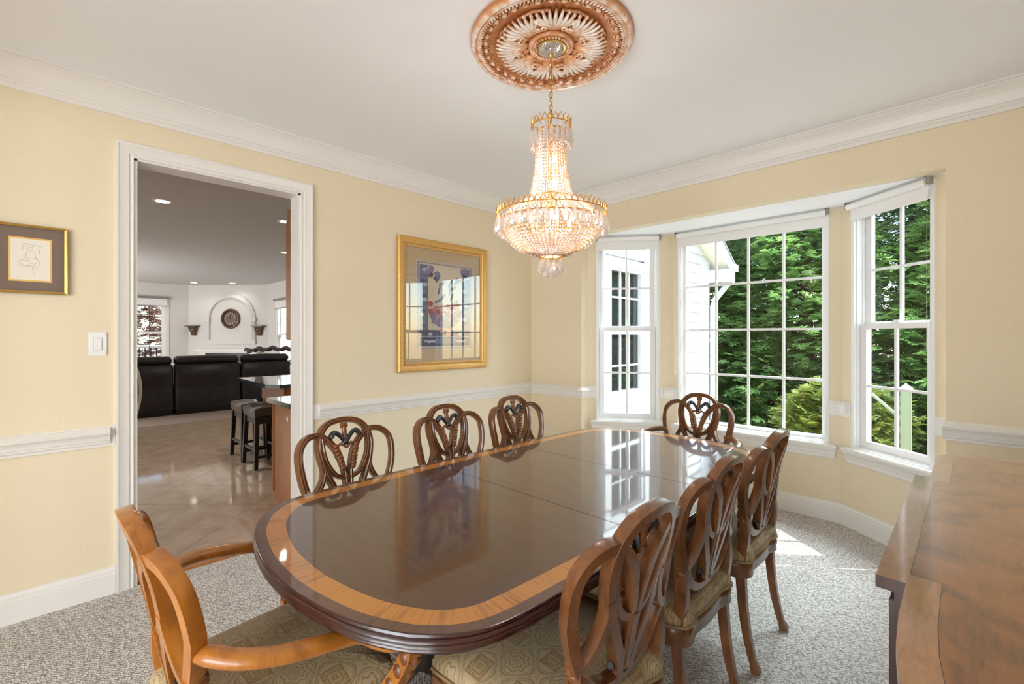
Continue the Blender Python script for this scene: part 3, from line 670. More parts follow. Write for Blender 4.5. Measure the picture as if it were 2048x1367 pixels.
for s, lab in ((0.175, 'carved bronze wall bracket shelf left of the arch'), (1.955, 'carved bronze wall bracket shelf right of the arch')):
    b = thing('wall_bracket', lab, 'wall shelf', group='carved brackets beside the arch'); b.matrix_world = FW @ Matrix.Translation((s, 0, 1.42))
    MB().bbox(-0.155, -0.17, 0.23, 0.155, -0.002, 0.255, 0.006).build('shelf', 'bronze', b)
    m = MB(); prof = [(0.10, 0.23, 0.14), (0.09, 0.20, 0.13), (0.085, 0.14, 0.11), (0.06, 0.08, 0.08), (0.055, 0.03, 0.08), (0.05, 0.0, 0.06)]
    vs = [p for (hw, z, d) in prof for p in ((-hw, -0.002, z), (-hw * 0.9, -d, z), (hw * 0.9, -d, z), (hw, -0.002, z))]
    fs = [(i * 4 + q, i * 4 + q + 1, i * 4 + q + 5, i * 4 + q + 4) for i in range(5) for q in range(3)] + [(0, 1, 2, 3), (20, 23, 22, 21)]
    m.add(vs, fs); m.ell((0, -0.10, 0.15), 0.05, 0.03, 0.05); m.ell((0, -0.07, 0.035), 0.04, 0.03, 0.03); m.build('corbel', 'bronze', b)

# recessed lights
def can(x, y, lab, e, r=0.085):
    o = thing('recessed_light', lab, 'ceiling light', (x, y, H), group='recessed lights in the kitchen and family room ceiling')
    MB().lathe([(r * 0.72, -0.004), (r, -0.006), (r * 1.06, -0.002), (r * 1.06, 0.0), (r * 0.72, 0.0)], 24, cap=False).build('trim_ring', 'plate', o)
    MB().lathe([(0.0, -0.003), (r * 0.74, -0.003), (r * 0.74, -0.001), (0.0, -0.001)], 24).build('lens', 'can', o)
    light('recessed_lamp', 'SPOT', (x, y, H - 0.02), e, (1.0, 0.96, 0.91), spot_size=2.5, spot_blend=0.6, shadow_soft_size=0.06)
can(-2.447, -2.785, 'lit recessed ceiling light nearest the doorway, seen at the upper left of the opening', 46)
can(-2.441, -1.618, 'recessed ceiling light half hidden beside the upper wood cabinet, the higher of two', 40)
can(-4.55, -0.878, 'recessed ceiling light beside the upper wood cabinet, the lower of two', 26)
can(-10.54, -0.99, 'recessed ceiling light in front of the arch, left of the clock', 5)
can(-9.977, -0.279, 'recessed ceiling light in front of the arch, above the clock', 5)

# sofa
sf = thing('sectional_sofa', 'black leather sectional sofa seen from behind in the family room', 'sofa', (-6.9, -1.4, 0.004))
for y0, y1 in ((-1.85, -0.62), (-0.60, 0.44), (0.46, 1.36)):
    m = MB(); prof = [(0.24, 0.10), (0.235, 0.30), (0.20, 0.44), (0.19, 0.52), (0.20, 0.66), (0.19, 0.86), (0.13, 0.90), (-0.05, 0.88), (-0.08, 0.5), (-0.08, 0.10)]
    vs = []; ys = [y0, y0 + 0.02, y0 + 0.06, (y0 + y1) / 2, y1 - 0.06, y1 - 0.02, y1]; ins = [0.03, 0.01, 0, 0, 0, 0.01, 0.03]
    for yy, d in zip(ys, ins): vs += [(x - d if x > 0.1 else x + d, yy, z - (d if z > 0.5 else 0)) for x, z in prof]
    k = len(prof); m.add(vs, [(i * k + q, i * k + (q + 1) % k, (i + 1) * k + (q + 1) % k, (i + 1) * k + q) for i in range(6) for q in range(k)] + [tuple(range(k)), tuple(6 * k + q for q in range(k - 1, -1, -1))])
    m.build('backrest', 'sofa', sf, 60)
    m = MB(); pts = [(0.02, y0 + 0.05, 0.965), (0.02, (y0 + y1) / 2, 0.975), (0.02, y1 - 0.05, 0.965)]
    prof2 = [(0.13 * math.cos(2 * PI * q / 14), 0.085 * math.sin(2 * PI * q / 14)) for q in range(14)]
    m.sweep([(0.03, y0 + 0.01, 0.95), (0.03, y0 + 0.05, 0.95), (0.03, (y0 + y1) / 2, 0.955), (0.03, y1 - 0.05, 0.95), (0.03, y1 - 0.01, 0.95)], prof2, (0, 0, 1), scale=[0.6, 1, 1, 1, 0.6]); m.build('head_cushion', 'sofa', sf, 60)
    MB().bbox(-0.85, y0, 0.22, -0.05, y1, 0.50, 0.05).build('seat', 'sofa', sf, 60)
    MB().box(-0.8, y0 + 0.02, 0.0, 0.22, y1 - 0.02, 0.16).build('base', 'black_paint', sf, 0)
tw = MB(); n_ = 14; vs = []
for i in range(n_ + 1):
    for j in range(5): vs.append((-6.99 + 0.11 * (j - 2) * 0.5, -0.80 + 1.0 * i / n_, 1.095 + 0.035 * math.sin(i * 1.7 + j) + 0.05 * (1 - ((j - 2) / 2) ** 2) + 0.03 * math.sin(PI * i / n_)))
tw.add(vs, [(i * 5 + j, i * 5 + j + 1, (i + 1) * 5 + j + 1, (i + 1) * 5 + j) for i in range(n_) for j in range(4)])
o = tw.build('throw_blanket', 'throw', None, 60); sol = o.modifiers.new('thick', 'SOLIDIFY'); sol.thickness = 0.02
tag(o, 'mauve grey throw blanket bunched along the top of the black sofa', 'blanket')

# peninsula bar and low counter
cb = thing('kitchen_peninsula', 'honey wood kitchen peninsula behind the two stools, under the dark bar top', 'cabinet', (0, 0, 0))
MB().box(-2.72, -1.78, -0.004, -1.93, -0.6, 0.845).build('body', 'oak', cb, 0)
for y0, y1 in ((-1.74, -1.32), (-1.28, -0.88)):
    MB().bbox(-1.93, y0, 0.66, -1.91, y1, 0.83, 0.004).build('drawer', 'oak', cb); MB().bbox(-1.93, y0, 0.06, -1.91, y1, 0.63, 0.004).build('door', 'oak', cb)
MB().bbox(-2.69, -1.80, 0.05, -1.96, -1.78, 0.62, 0.004).build('panel', 'oak', cb); MB().bbox(-2.69, -1.80, 0.66, -1.96, -1.78, 0.83, 0.004).build('panel', 'oak', cb)
ct = MB(); ct.prism([(-3.05, -1.96), (-1.95, -1.99), (-1.80, -1.90), (-1.80, -0.55), (-3.05, -0.55)], 0.845, 0.885)
tag(ct.build('bar_counter', 'granite', None, 30), 'dark green granite bar top jutting over the two stools', 'countertop')
lc = thing('base_cabinet', 'honey wood base cabinet end panel just inside the doorway, under the lower counter', 'cabinet', (0, 0, 0))
MB().box(-0.945, -2.235, -0.004, -0.16, -1.62, 0.822).build('body', 'oak', lc, 0)
MB().box(-0.93, -2.243, 0.07, -0.945, -2.235, 0.82).build('edge_stile', 'oak', lc, 0)
ol = MB().bbox(-0.632, -2.239, 0.70, -0.605, -2.234, 0.74, 0.002); ol.build('outlet_plate', 'plate', lc)
tag(MB().prism([(-0.99, -2.275), (-0.155, -2.275), (-0.155, -1.60), (-0.99, -1.60)], 0.822, 0.862).build('counter_slab', 'granite', None, 30), 'lower dark granite counter slab beside the doorway jamb', 'countertop')
uc = thing('upper_cabinet', 'tall honey wood wall cabinet edge hanging at the right of the doorway', 'cabinet', (0, 0, 0))
MB().box(-1.0, -2.10, 1.352, -0.18, -1.75, 2.42).build('body', 'oak', uc, 0)
MB().bbox(-0.99, -2.118, 1.36, -0.20, -2.10, 2.40, 0.004).build('door', 'oak', uc)
m = MB(); m.sweep([(-1.0, -1.75, 2.42), (-1.0, -2.10, 2.42), (-0.18, -2.10, 2.42)], [(0, 0), (0.02, 0), (0.03, 0.03), (0.06, 0.06), (0.06, 0.075), (0, 0.075)], (0, 0, 1), False, True, 0, None, True); m.build('cornice', 'oak', uc, 0)
MB().box(-1.0, -2.10, 2.495, -0.18, -1.75, 2.5).build('top', 'oak', uc, 0)

def stool(x, y, lab):
    o = thing('bar_stool', lab, 'stool', (x, y, -0.004), group='saddle stools at the bar')
    m = MB(); nx_, ny_ = 12, 8; vs = []
    for i in range(nx_ + 1):
        for j in range(ny_ + 1):
            u, v = i / nx_ * 2 - 1, j / ny_ * 2 - 1; e = min(1, max(abs(u), abs(v)) ** 8)
            vs.append((u * 0.215 * (1 - 0.02 * e), v * 0.142 * (1 - 0.03 * e), 0.615 + 0.035 * u * u + 0.012 * (1 - v * v) - 0.02 * e))
    k = ny_ + 1; m.add(vs, [(i * k + j, (i + 1) * k + j, (i + 1) * k + j + 1, i * k + j + 1) for i in range(nx_) for j in range(ny_)])
    rim = [(i * k) for i in range(nx_ + 1)] + [nx_ * k + j for j in range(1, k)] + [i * k + ny_ for i in range(nx_ - 1, -1, -1)] + [j for j in range(ny_ - 1, 0, -1)]
    base = len(m.v); m.v += [(m.v[q][0] * 0.97, m.v[q][1] * 0.96, 0.535 + 0.02 * (m.v[q][0] / 0.215) ** 2) for q in rim]; r_ = len(rim)
    m.f += [(rim[q], base + q, base + (q + 1) % r_, rim[(q + 1) % r_]) for q in range(r_)] + [tuple(base + q for q in range(r_))]; m.mi += [0] * (r_ + 1)
    m.build('seat', 'brown_leather', o, 50)
    m = MB(); m.ell((0, 0, 0.625), 0.012, 0.012, 0.008); m.build('button', 'brown_leather', o)
    for sx in (-1, 1):
        for sy in (-1, 1):
            g = MB(); g.sweep([(sx * 0.175, sy * 0.105, 0.55), (sx * 0.21, sy * 0.125, 0.0)], [(-0.02, -0.02), (0.02, -0.02), (0.02, 0.02), (-0.02, 0.02)], (0, 1, 0), scale=[1.1, 0.85]); g.build('leg', 'black_paint', o, 0)
    m = MB(); m.box(-0.18, -0.115, 0.47, 0.18, -0.10, 0.54); m.box(-0.18, 0.10, 0.47, 0.18, 0.115, 0.54); m.box(-0.185, -0.11, 0.47, -0.168, 0.11, 0.54); m.box(0.168, -0.11, 0.47, 0.185, 0.11, 0.54); m.build('apron', 'black_paint', o, 0)
    for (a, b) in (((-0.20, -0.118, 0.2), (0.20, -0.118, 0.2)), ((-0.20, 0.118, 0.2), (0.20, 0.118, 0.2)), ((-0.202, -0.12, 0.13), (-0.202, 0.12, 0.13)), ((0.202, -0.12, 0.13), (0.202, 0.12, 0.13))):
        MB().sweep([a, b], [(-0.01, -0.014), (0.01, -0.014), (0.01, 0.014), (-0.01, 0.014)], (0, 0, 1)).build('stretcher', 'black_paint', o, 0)
stool(-2.19, -1.945, 'black saddle stool nearest the doorway, beside the base cabinet')
stool(-2.66, -1.945, 'black saddle stool farther from the doorway, at the bar corner')

bk = thing('wire_basket', 'black wire pedestal fruit basket standing on the bar top', 'basket', (-2.02, -1.56, 0.885))
m = MB(); m.tube([(0.10 * math.cos(2 * PI * k / 20), 0.10 * math.sin(2 * PI * k / 20), 0.006) for k in range(20)], 0.006, 6, True)
for k in range(6): a = 2 * PI * k / 6; m.tube(catmull([(0.10 * math.cos(a), 0.10 * math.sin(a), 0.006), (0.05 * math.cos(a), 0.05 * math.sin(a), 0.05), (0.012 * math.cos(a), 0.012 * math.sin(a), 0.085)], 4), 0.004, 5)
m.build('foot', 'iron', bk)
m = MB()
for k in range(14): a = 2 * PI * k / 14; m.tube(catmull([(0.012 * math.cos(a), 0.012 * math.sin(a), 0.085), (0.09 * math.cos(a), 0.09 * math.sin(a), 0.11), (0.13 * math.cos(a), 0.13 * math.sin(a), 0.16), (0.165 * math.cos(a), 0.165 * math.sin(a), 0.235)], 4), 0.003, 5)
for r_, z in ((0.165, 0.235), (0.155, 0.215)): m.tube([(r_ * math.cos(2 * PI * k / 28), r_ * math.sin(2 * PI * k / 28), z) for k in range(28)], 0.005, 6, True)
m.build('bowl', 'iron', bk)
m = MB(); m.tube(catmull([(-0.165, 0, 0.235), (-0.12, 0, 0.29), (0, 0, 0.29), (0.12, 0, 0.29), (0.165, 0, 0.235)], 5), 0.006, 6); m.build('handle', 'iron', bk)

# grey upholstered kitchen chair mostly hidden by the left jamb
kc = thing('upholstered_chair', 'grey upholstered chair with a white curved back edge, mostly hidden behind the left door casing', 'chair', (-1.905, -3.258, -0.004), 1.465)
m = MB(); vs = []; hw = [0.15, 0.19, 0.225, 0.235, 0.225, 0.19, 0.16]; zz = [0.56, 0.66, 0.80, 0.92, 1.04, 1.16, 1.25]
for a_, z in zip(hw, zz): vs += [(-a_, -0.02, z), (a_, -0.02, z), (a_, 0.03, z), (-a_, 0.03, z)]
m.add(vs, [(i * 4 + q, i * 4 + (q + 1) % 4, (i + 1) * 4 + (q + 1) % 4, (i + 1) * 4 + q) for i in range(6) for q in range(4)] + [(3, 2, 1, 0), (24, 25, 26, 27)])
m.build('backrest', 'grey_cloth', kc, 30)
e = catmull([(a_, -0.012, z) for a_, z in zip(hw, zz)], 4); m = MB(); m.tube(e, 0.012, 8); m.tube([(-p.x, p.y, p.z) for p in e], 0.012, 8); m.build('piping', 'white_piping', kc)
MB().bbox(-0.21, 0.0, 0.46, 0.21, 0.42, 0.58, 0.03).build('seat', 'grey_cloth', kc)
for sx in (-1, 1):
    for y in (0.03, 0.38): MB().sweep([(sx * 0.18, y, 0.47), (sx * 0.19, y, 0.0)], [(-0.018, -0.018), (0.018, -0.018), (0.018, 0.018), (-0.018, 0.018)], (0, 1, 0)).build('leg', 'black_paint', kc, 0)

# ------------------------------------------------------------------ wall items of the dining room
def frame_yz(mb, y0, z0, y1, z1, prof):
    mb.sweep([(0, y0, z0), (0, y0, z1), (0, y1, z1), (0, y1, z0)], prof, (1, 0, 0), True, False, 0, None, True)
pf = thing('framed_print', 'large gold framed floral print hanging on the wall beyond the table', 'picture', (0.001, 0, 0))
y0, y1, z0, z1 = -1.612, -0.658, 1.096, 2.208
m = MB(); frame_yz(m, y0, z0, y1, z1, [(0, 0), (0, 0.026), (-0.008, 0.034), (-0.03, 0.036), (-0.05, 0.028), (-0.056, 0.020), (-0.064, 0.023), (-0.076, 0.018), (-0.076, 0)]); m.build('frame', 'gold_frame', pf, 30)
MB().box(0.002, y0 + 0.06, z0 + 0.06, 0.008, y1 - 0.06, z1 - 0.06).build('mat_board', 'mat_beige', pf, 0)
MB().box(0.0150, y0 + 0.07, z0 + 0.07, 0.0165, y1 - 0.07, z1 - 0.07).build('glass', 'pic_glass', pf, 0)
ay0, ay1, az0, az1 = -1.432, -0.822, 1.27, 2.03
m = MB()
for d, t, mi in ((0.0, 0.006, 9), (0.016, 0.003, 2), (0.024, 0.008, 9)):
    frame_rect(m, ay0 + d, az0 + d, ay1 - d, az1 - d, t, 0, 0.001, mi)
m.v = [(0.0085 + q[1], q[0], q[2]) for q in m.v]
U = lambda u: lerp(ay0 + 0.034, ay1 - 0.034, u); V = lambda v: lerp(az0 + 0.034, az1 - 0.034, v)
layer = [0.0088]
def quad(u0, v0, u1, v1, mi):
    layer[0] += 0.00002; x = layer[0]; m.add([(x, U(u0), V(v0)), (x, U(u1), V(v0)), (x, U(u1), V(v1)), (x, U(u0), V(v1))], [(0, 1, 2, 3)], mi)
def blob(u, v, ru, rv, mi, k=12, ph=0, pet=0, amp=0.0, rot=0.0):
    layer[0] += 0.00002; x = layer[0]; vs = []
    for q in range(k):
        a = 2 * PI * q / k; r = 1 + amp * math.cos(pet * a + ph); du, dv = ru * r * math.cos(a), rv * r * math.sin(a)
        vs.append((x, U(u + du * math.cos(rot) - dv * math.sin(rot)), V(v + du * math.sin(rot) + dv * math.cos(rot))))
    m.add(vs, [tuple(range(k))], mi)
rnd = random.Random(3)
quad(0, 0, 1, 1, 2); quad(0.16, 0.2, 0.84, 1, 0); quad(0.0, 0.0, 1.0, 0.2, 2); quad(0, 0.2, 0.16, 1, 1); quad(0.84, 0.2, 1, 1, 1)
for k in range(16):
    blob(0.08 + rnd.uniform(-.04, .04), 0.25 + k * 0.046, 0.05, 0.022, [2, 3, 6, 9][k % 4], 10, k, 5, 0.3); blob(0.92 + rnd.uniform(-.04, .04), 0.25 + k * 0.046, 0.05, 0.022, [3, 2, 9, 6][k % 4], 10, k, 5, 0.3)
for cx in (0.2, 0.8):
    for k in range(9): blob(cx + rnd.uniform(-.14, .14), 0.9 + rnd.uniform(-.06, .07), 0.055, 0.04, [3, 7, 2, 3][k % 4], 12, k, 6, 0.25)
    for k in range(4): blob(cx, 0.06 + 0.03 * k, 0.12 - 0.025 * k, 0.02, [9, 2, 1, 9][k], 14, 0, 7, 0.2)
quad(0.02, 0.115, 0.98, 0.125, 9); quad(0.3, 0.03, 0.7, 0.1, 1)
for u, v, r in ((.35, .84, .9), (.42, .78, .3), (.37, .70, 1.2), (.60, .80, .8), (.66, .74, .4), (.58, .70, 1.5), (.72, .82, .6), (.34, .56, .3), (.70, .55, .7), (.62, .62, 1.0), (.45, .62, .6)): blob(u, v, 0.055, 0.024, 6, 10, 0, 2, 0.25, r)
vs = []; layer[0] += 0.00002
for q in range(25):
    a = PI + PI * q / 24; vs.append((layer[0], U(0.5 + 0.34 * math.cos(a)), V(0.46 + 0.24 * math.sin(a))))
m.add(vs, [tuple(range(25))], 3)
for k in range(22): blob(0.5 + rnd.uniform(-.27, .27), 0.42 - rnd.uniform(0, .14), 0.035, 0.02, [8, 7, 3, 5, 1][k % 5], 10, k, 4, 0.2)
for k in range(30):
    blob(rnd.uniform(.2, .8), rnd.uniform(.42, .53), 0.05, 0.034, [4, 5, 4, 7, 4][k % 5], 14, k, 6, 0.16); 
    if k % 2: blob(rnd.uniform(.2, .8), rnd.uniform(.43, .52), 0.022, 0.015, [7, 4][k % 4 // 2], 10, k, 5, 0.2)
for k in range(5): blob(0.5 + rnd.uniform(-.08, .08), 0.16 + rnd.uniform(-.02, .05), 0.05, 0.03, [5, 7][k % 2], 12, k, 5, 0.2)
m.build('artwork', ['a_cream', 'a_blue', 'a_navy', 'a_violet', 'a_red', 'a_rose', 'a_teal', 'a_pink', 'a_gold', 'a_grey'], pf, 0)

ps = thing('framed_sketch', 'small gold framed pencil sketch with a taupe mat on the near left wall', 'picture', (0.001, 0, 0))
y0, y1, z0, z1 = -3.80, -3.529, 1.597, 1.932
m = MB(); frame_yz(m, y0, z0, y1, z1, [(0, 0), (0, 0.020), (-0.004, 0.022), (-0.012, 0.020), (-0.012, 0)]); m.build('frame', 'brass', ps, 0)
MB().box(0.002, y0 + 0.01, z0 + 0.01, 0.010, y1 - 0.01, z1 - 0.01).build('mat_board', 'mat_taupe', ps, 0)
MB().box(0.010, -3.735, 1.655, 0.0108, -3.586, 1.870).build('fillet', 'mat_gold', ps, 0)
MB().box(0.0108, -3.728, 1.663, 0.0116, -3.593, 1.862).build('paper', 'paper', ps, 0)
m = MB()
sk = [[(.42, .86), (.5, .88), (.56, .84), (.55, .76), (.47, .72), (.41, .78), (.42, .86)], [(.44, .83), (.5, .80), (.56, .82)], [(.42, .72), (.38, .62), (.42, .54), (.56, .52), (.62, .60), (.58, .70)],
      [(.40, .56), (.30, .50), (.24, .48), (.32, .46), (.42, .48)], [(.42, .50), (.50, .42), (.62, .40), (.66, .50), (.62, .58)], [(.62, .56), (.70, .50), (.74, .40), (.66, .32), (.60, .36)], [(.16, .44), (.34, .36), (.52, .34), (.56, .22), (.62, .10)],
      [(.18, .36), (.36, .32), (.50, .36)], [(.56, .38), (.62, .28), (.70, .30)], [(.30, .86), (.30, .74)], [(.62, .86), (.74, .84), (.72, .66)], [(.28, .88), (.42, .89)], [(.58, .87), (.78, .84)], [(.14, .06), (.16, .07), (.19, .06), (.24, .07)]]
for s in sk:
    p = catmull([(0.0118, lerp(-3.728, -3.593, u), lerp(1.663, 1.862, v)) for u, v in s], 5); m.tube(p, 0.0005, 4, ref=Vector((1, 0, 0)))
m.build('sketch_lines', 'pencil', ps, 0)

sw = thing('light_switch', 'white rocker light switch plate beside the door casing', 'light switch', (0.001, -3.413, 1.346))
MB().bbox(0, -0.037, -0.062, 0.006, 0.037, 0.062, 0.0025).build('plate', 'plate', sw)
MB().box(0.005, -0.0185, -0.0335, 0.0068, 0.0185, 0.0335).build('bezel', 'plate_grey', sw, 0)
MB().bbox(0.005, -0.0165, -0.0315, 0.0095, 0.0165, 0.0315, 0.002).build('rocker', 'plate', sw)
ot = thing('wall_outlet', 'white duplex outlet low on the wall behind the chairs', 'outlet', (0.001, -0.888, 0.433))
MB().bbox(0, -0.037, -0.058, 0.005, 0.037, 0.058, 0.002).build('plate', 'plate', ot)
for z in (-0.02, 0.02): MB().bbox(0.004, -0.017, z - 0.015, 0.0065, 0.017, z + 0.015, 0.002).build('socket', 'plate_grey', ot)

# ------------------------------------------------------------------ dining table
TX, TY, TZ = 1.995, -1.978, 0.76
QO = [(0.0, 1.203), (0.14, 1.195), (0.32, 1.157), (0.441, 1.101), (0.497, 1.056), (0.540, 1.003), (0.566, 0.94), (0.577, 0.86), (0.583, 0.75), (0.593, 0.50), (0.599, 0.25), (0.601, 0.0)]
def table_outline(hx, hy, off=0.0, n=160):
    """bowed ends, rounded corners and slightly boat-shaped sides"""
    full = [(x, -y) for x, y in QO] + [(x, y) for x, y in QO[-2::-1]] + [(-x, y) for x, y in QO[1:]] + [(-x, -y) for x, y in QO[-2:0:-1]]
    c = catmull([(x * hx / 0.601, y * hy / 1.203, 0) for x, y in full], 10, True)
    L_ = [0.0]
    for i in range(len(c)): L_.append(L_[-1] + (c[(i + 1) % len(c)] - c[i]).length)
    pts = []; j = 0
    for k in range(n):
        d = L_[-1] * k / n
        while L_[j + 1] < d: j += 1
        f = (d - L_[j]) / (L_[j + 1] - L_[j]); p = c[j].lerp(c[(j + 1) % len(c)], f); pts.append(Vector((p.x, p.y)))
    if off:
        out = []
        for i in range(n):
            t = (pts[(i + 1) % n] - pts[i - 1]).normalized(); nr = Vector((t.y, -t.x)); out.append(pts[i] - nr * off)
        return out
    return pts
HX, HY = 0.601, 1.203
dt = thing('dining_table', 'long polished mahogany dining table with satinwood banded rounded edges', 'table', (TX, TY, 0))
rings = [table_outline(HX, HY, o_) for o_ in (0.0, 0.027, 0.0285, 0.086, 0.0875)]
m = MB(); NP = 160
per = [0.0]
for i in range(NP): per.append(per[-1] + (rings[0][(i + 1) % NP] - rings[0][i]).length)
for ri in range(4):
    o_ = len(m.v)
    for R_ in (rings[ri], rings[ri + 1]): m.v += [(p.x, p.y, TZ) for p in R_]
    for i in range(NP):
        j = (i + 1) % NP; fi = len(m.f); m.f.append((o_ + i, o_ + j, o_ + NP + j, o_ + NP + i)); m.mi.append([1, 3, 2, 3][ri])
        m.uv[(fi, o_ + i)] = (per[i], 0.0); m.uv[(fi, o_ + j)] = (per[i + 1], 0.0); m.uv[(fi, o_ + NP + i)] = (per[i], 0.07); m.uv[(fi, o_ + NP + j)] = (per[i + 1], 0.07)
o_ = len(m.v); m.v += [(p.x, p.y, TZ) for p in rings[4]]; m.f.append(tuple(o_ + i for i in range(NP))); m.mi.append(0)
m.build('tabletop', ['top_field', 'top_edge', 'top_band', 'inlay'], dt, 0)
m = MB(); m.sweep([(p.x, p.y, TZ) for p in rings[0]], [(0.0, 0.0), (-0.004, -0.001), (-0.006, -0.006), (-0.002, -0.010), (-0.008, -0.013), (-0.0095, -0.018), (-0.004, -0.022), (-0.008, -0.025), (-0.0085, -0.031), (-0.003, -0.034), (-0.005, -0.038), (-0.001, -0.044), (0.012, -0.048), (0.06, -0.048), (0.06, -0.006)], (0, 0, 1), True, False, 0)
m.build('reeded_edge', 'dark_mahogany', dt, 50)
ap = table_outline(HX - 0.09, HY - 0.09); m = MB(); m.sweep([(p.x, p.y, TZ - 0.05) for p in ap], [(0, 0), (0, -0.033), (0.02, -0.033), (0.02, 0)], (0, 0, 1), True, False); m.build('apron', 'dark_mahogany', dt, 40)
m = MB(); m.prism([tuple(p) for p in table_outline(HX - 0.03, HY - 0.03)], TZ - 0.047, TZ - 0.005); m.build('underside', 'dark_mahogany', dt, 0)
for sy in (-1, 1):
    pd = MB(); pd.lathe([(0.15, TZ - 0.05), (0.15, TZ - 0.075), (0.07, TZ - 0.09), (0.05, TZ - 0.13), (0.045, 0.52), (0.07, 0.47), (0.085, 0.40), (0.07, 0.33), (0.045, 0.30), (0.06, 0.27), (0.075, 0.24), (0.075, 0.16), (0.03, 0.14), (0.0, 0.14)], 28, (0, sy * 0.62, 0))
    pdo = pd.build('pedestal', 'black_wood', dt)
    for k in range(4):
        a = PI / 4 + k * PI / 2 ; c, s_ = math.cos(a), math.sin(a)
        path = catmull([(0.05, 0.24), (0.12, 0.25), (0.19, 0.17), (0.245, 0.07), (0.27, 0.035)], 6)
        lg = MB(); lg.sweep([(c * p.x, sy * 0.62 + s_ * p.x, p.y) for p in path], [(-0.024, -0.03), (0.024, -0.03), (0.020, 0.03), (-0.020, 0.03)], (0, 0, 1), scale=[lerp(1.15, 0.7, i / (len(path) - 1)) for i in range(len(path))]); lo = lg.build('sabre_leg', 'black_wood', pdo, 40)
        MB().ell((c * 0.275, sy * 0.62 + s_ * 0.275, 0.024), 0.024, 0.024, 0.023).build('brass_toe', 'brass', pdo)

# ------------------------------------------------------------------ chairs
def back_pt(s, z, d=0.0):
    y = -0.205 - 0.205 * (z - 0.45) - 0.10 * max(0, z - 0.7) ** 2 + 0.62 * s * s * min(1.0, max(0, (z - 0.5) * 4))
    return Vector((s, y + d, z))
BN = Vector((0, 1, 0.21)).normalized()
STR = [(-0.0140, -0.023), (0.0140, -0.023), (0.0145, 0.002), (0.0115, 0.011), (0.0075, 0.0065), (0.0, 0.0130), (-0.0075, 0.0065), (-0.0115, 0.011), (-0.0145, 0.002)]
def strand(mb, pts, wid=1.0, n=7, d=0.0, taper=None):
    P2 = catmull([(s, z, 0) for s, z in pts], n); path = [back_pt(p.x, p.y, d) for p in P2]
    sc = None
    if taper: sc = [lerp(taper[0], taper[1], i / (len(path) - 1)) for i in range(len(path))]
    refs = [Vector((-1.24 * p.x * 0.9, 1, 0.21)).normalized() for p in path]
    mb.sweep(path, [(a * wid, b) for a, b in STR], refs, False, True, 0, sc)

C_ARCH = [(-0.018, 0.535), (-0.04, 0.60), (-0.075, 0.67), (-0.108, 0.745), (-0.128, 0.82), (-0.130, 0.875), (-0.112, 0.925), (-0.07, 0.96), (0, 0.970), (0.07, 0.96), (0.112, 0.925), (0.130, 0.875), (0.128, 0.82), (0.108, 0.745), (0.075, 0.67), (0.04, 0.60), (0.018, 0.535)]
def outer(sg): return [(sg * s, z) for s, z in [(0.03, 0.79), (0.048, 0.835), (0.082, 0.88), (0.118, 0.908), (0.155, 0.915), (0.196, 0.902), (0.226, 0.866), (0.233, 0.815), (0.227, 0.75), (0.211, 0.685), (0.182, 0.624), (0.138, 0.568), (0.074, 0.533), (0.0, 0.523)]]
def tear(sg): return [(sg * s, z) for s, z in [(0.120, 0.775), (0.116, 0.738), (0.130, 0.695), (0.156, 0.66), (0.190, 0.638)]]
USW = [(-0.118, 0.895), (-0.112, 0.82), (-0.09, 0.76), (-0.055, 0.715), (0, 0.698), (0.055, 0.715), (0.09, 0.76), (0.112, 0.82), (0.118, 0.895)]

def seat_outline(off=0.0, n=12, fh=0.268, rh=0.212):
    P = [(-rh, -0.215), (-fh + 0.012, 0.17), (-fh + 0.03, 0.215), (-0.15, 0.245), (0, 0.258), (0.15, 0.245), (fh - 0.03, 0.215), (fh - 0.012, 0.17), (rh, -0.215), (0.10, -0.236), (0, -0.242), (-0.10, -0.236)]
    c = catmull([(x, y, 0) for x, y in P], 5, True); out = []
    for i in range(len(c)):
        t = (c[(i + 1) % len(c)] - c[i - 1]).normalized(); nr = Vector((t.y, -t.x, 0)); out.append(c[i] + nr * off)
    return out

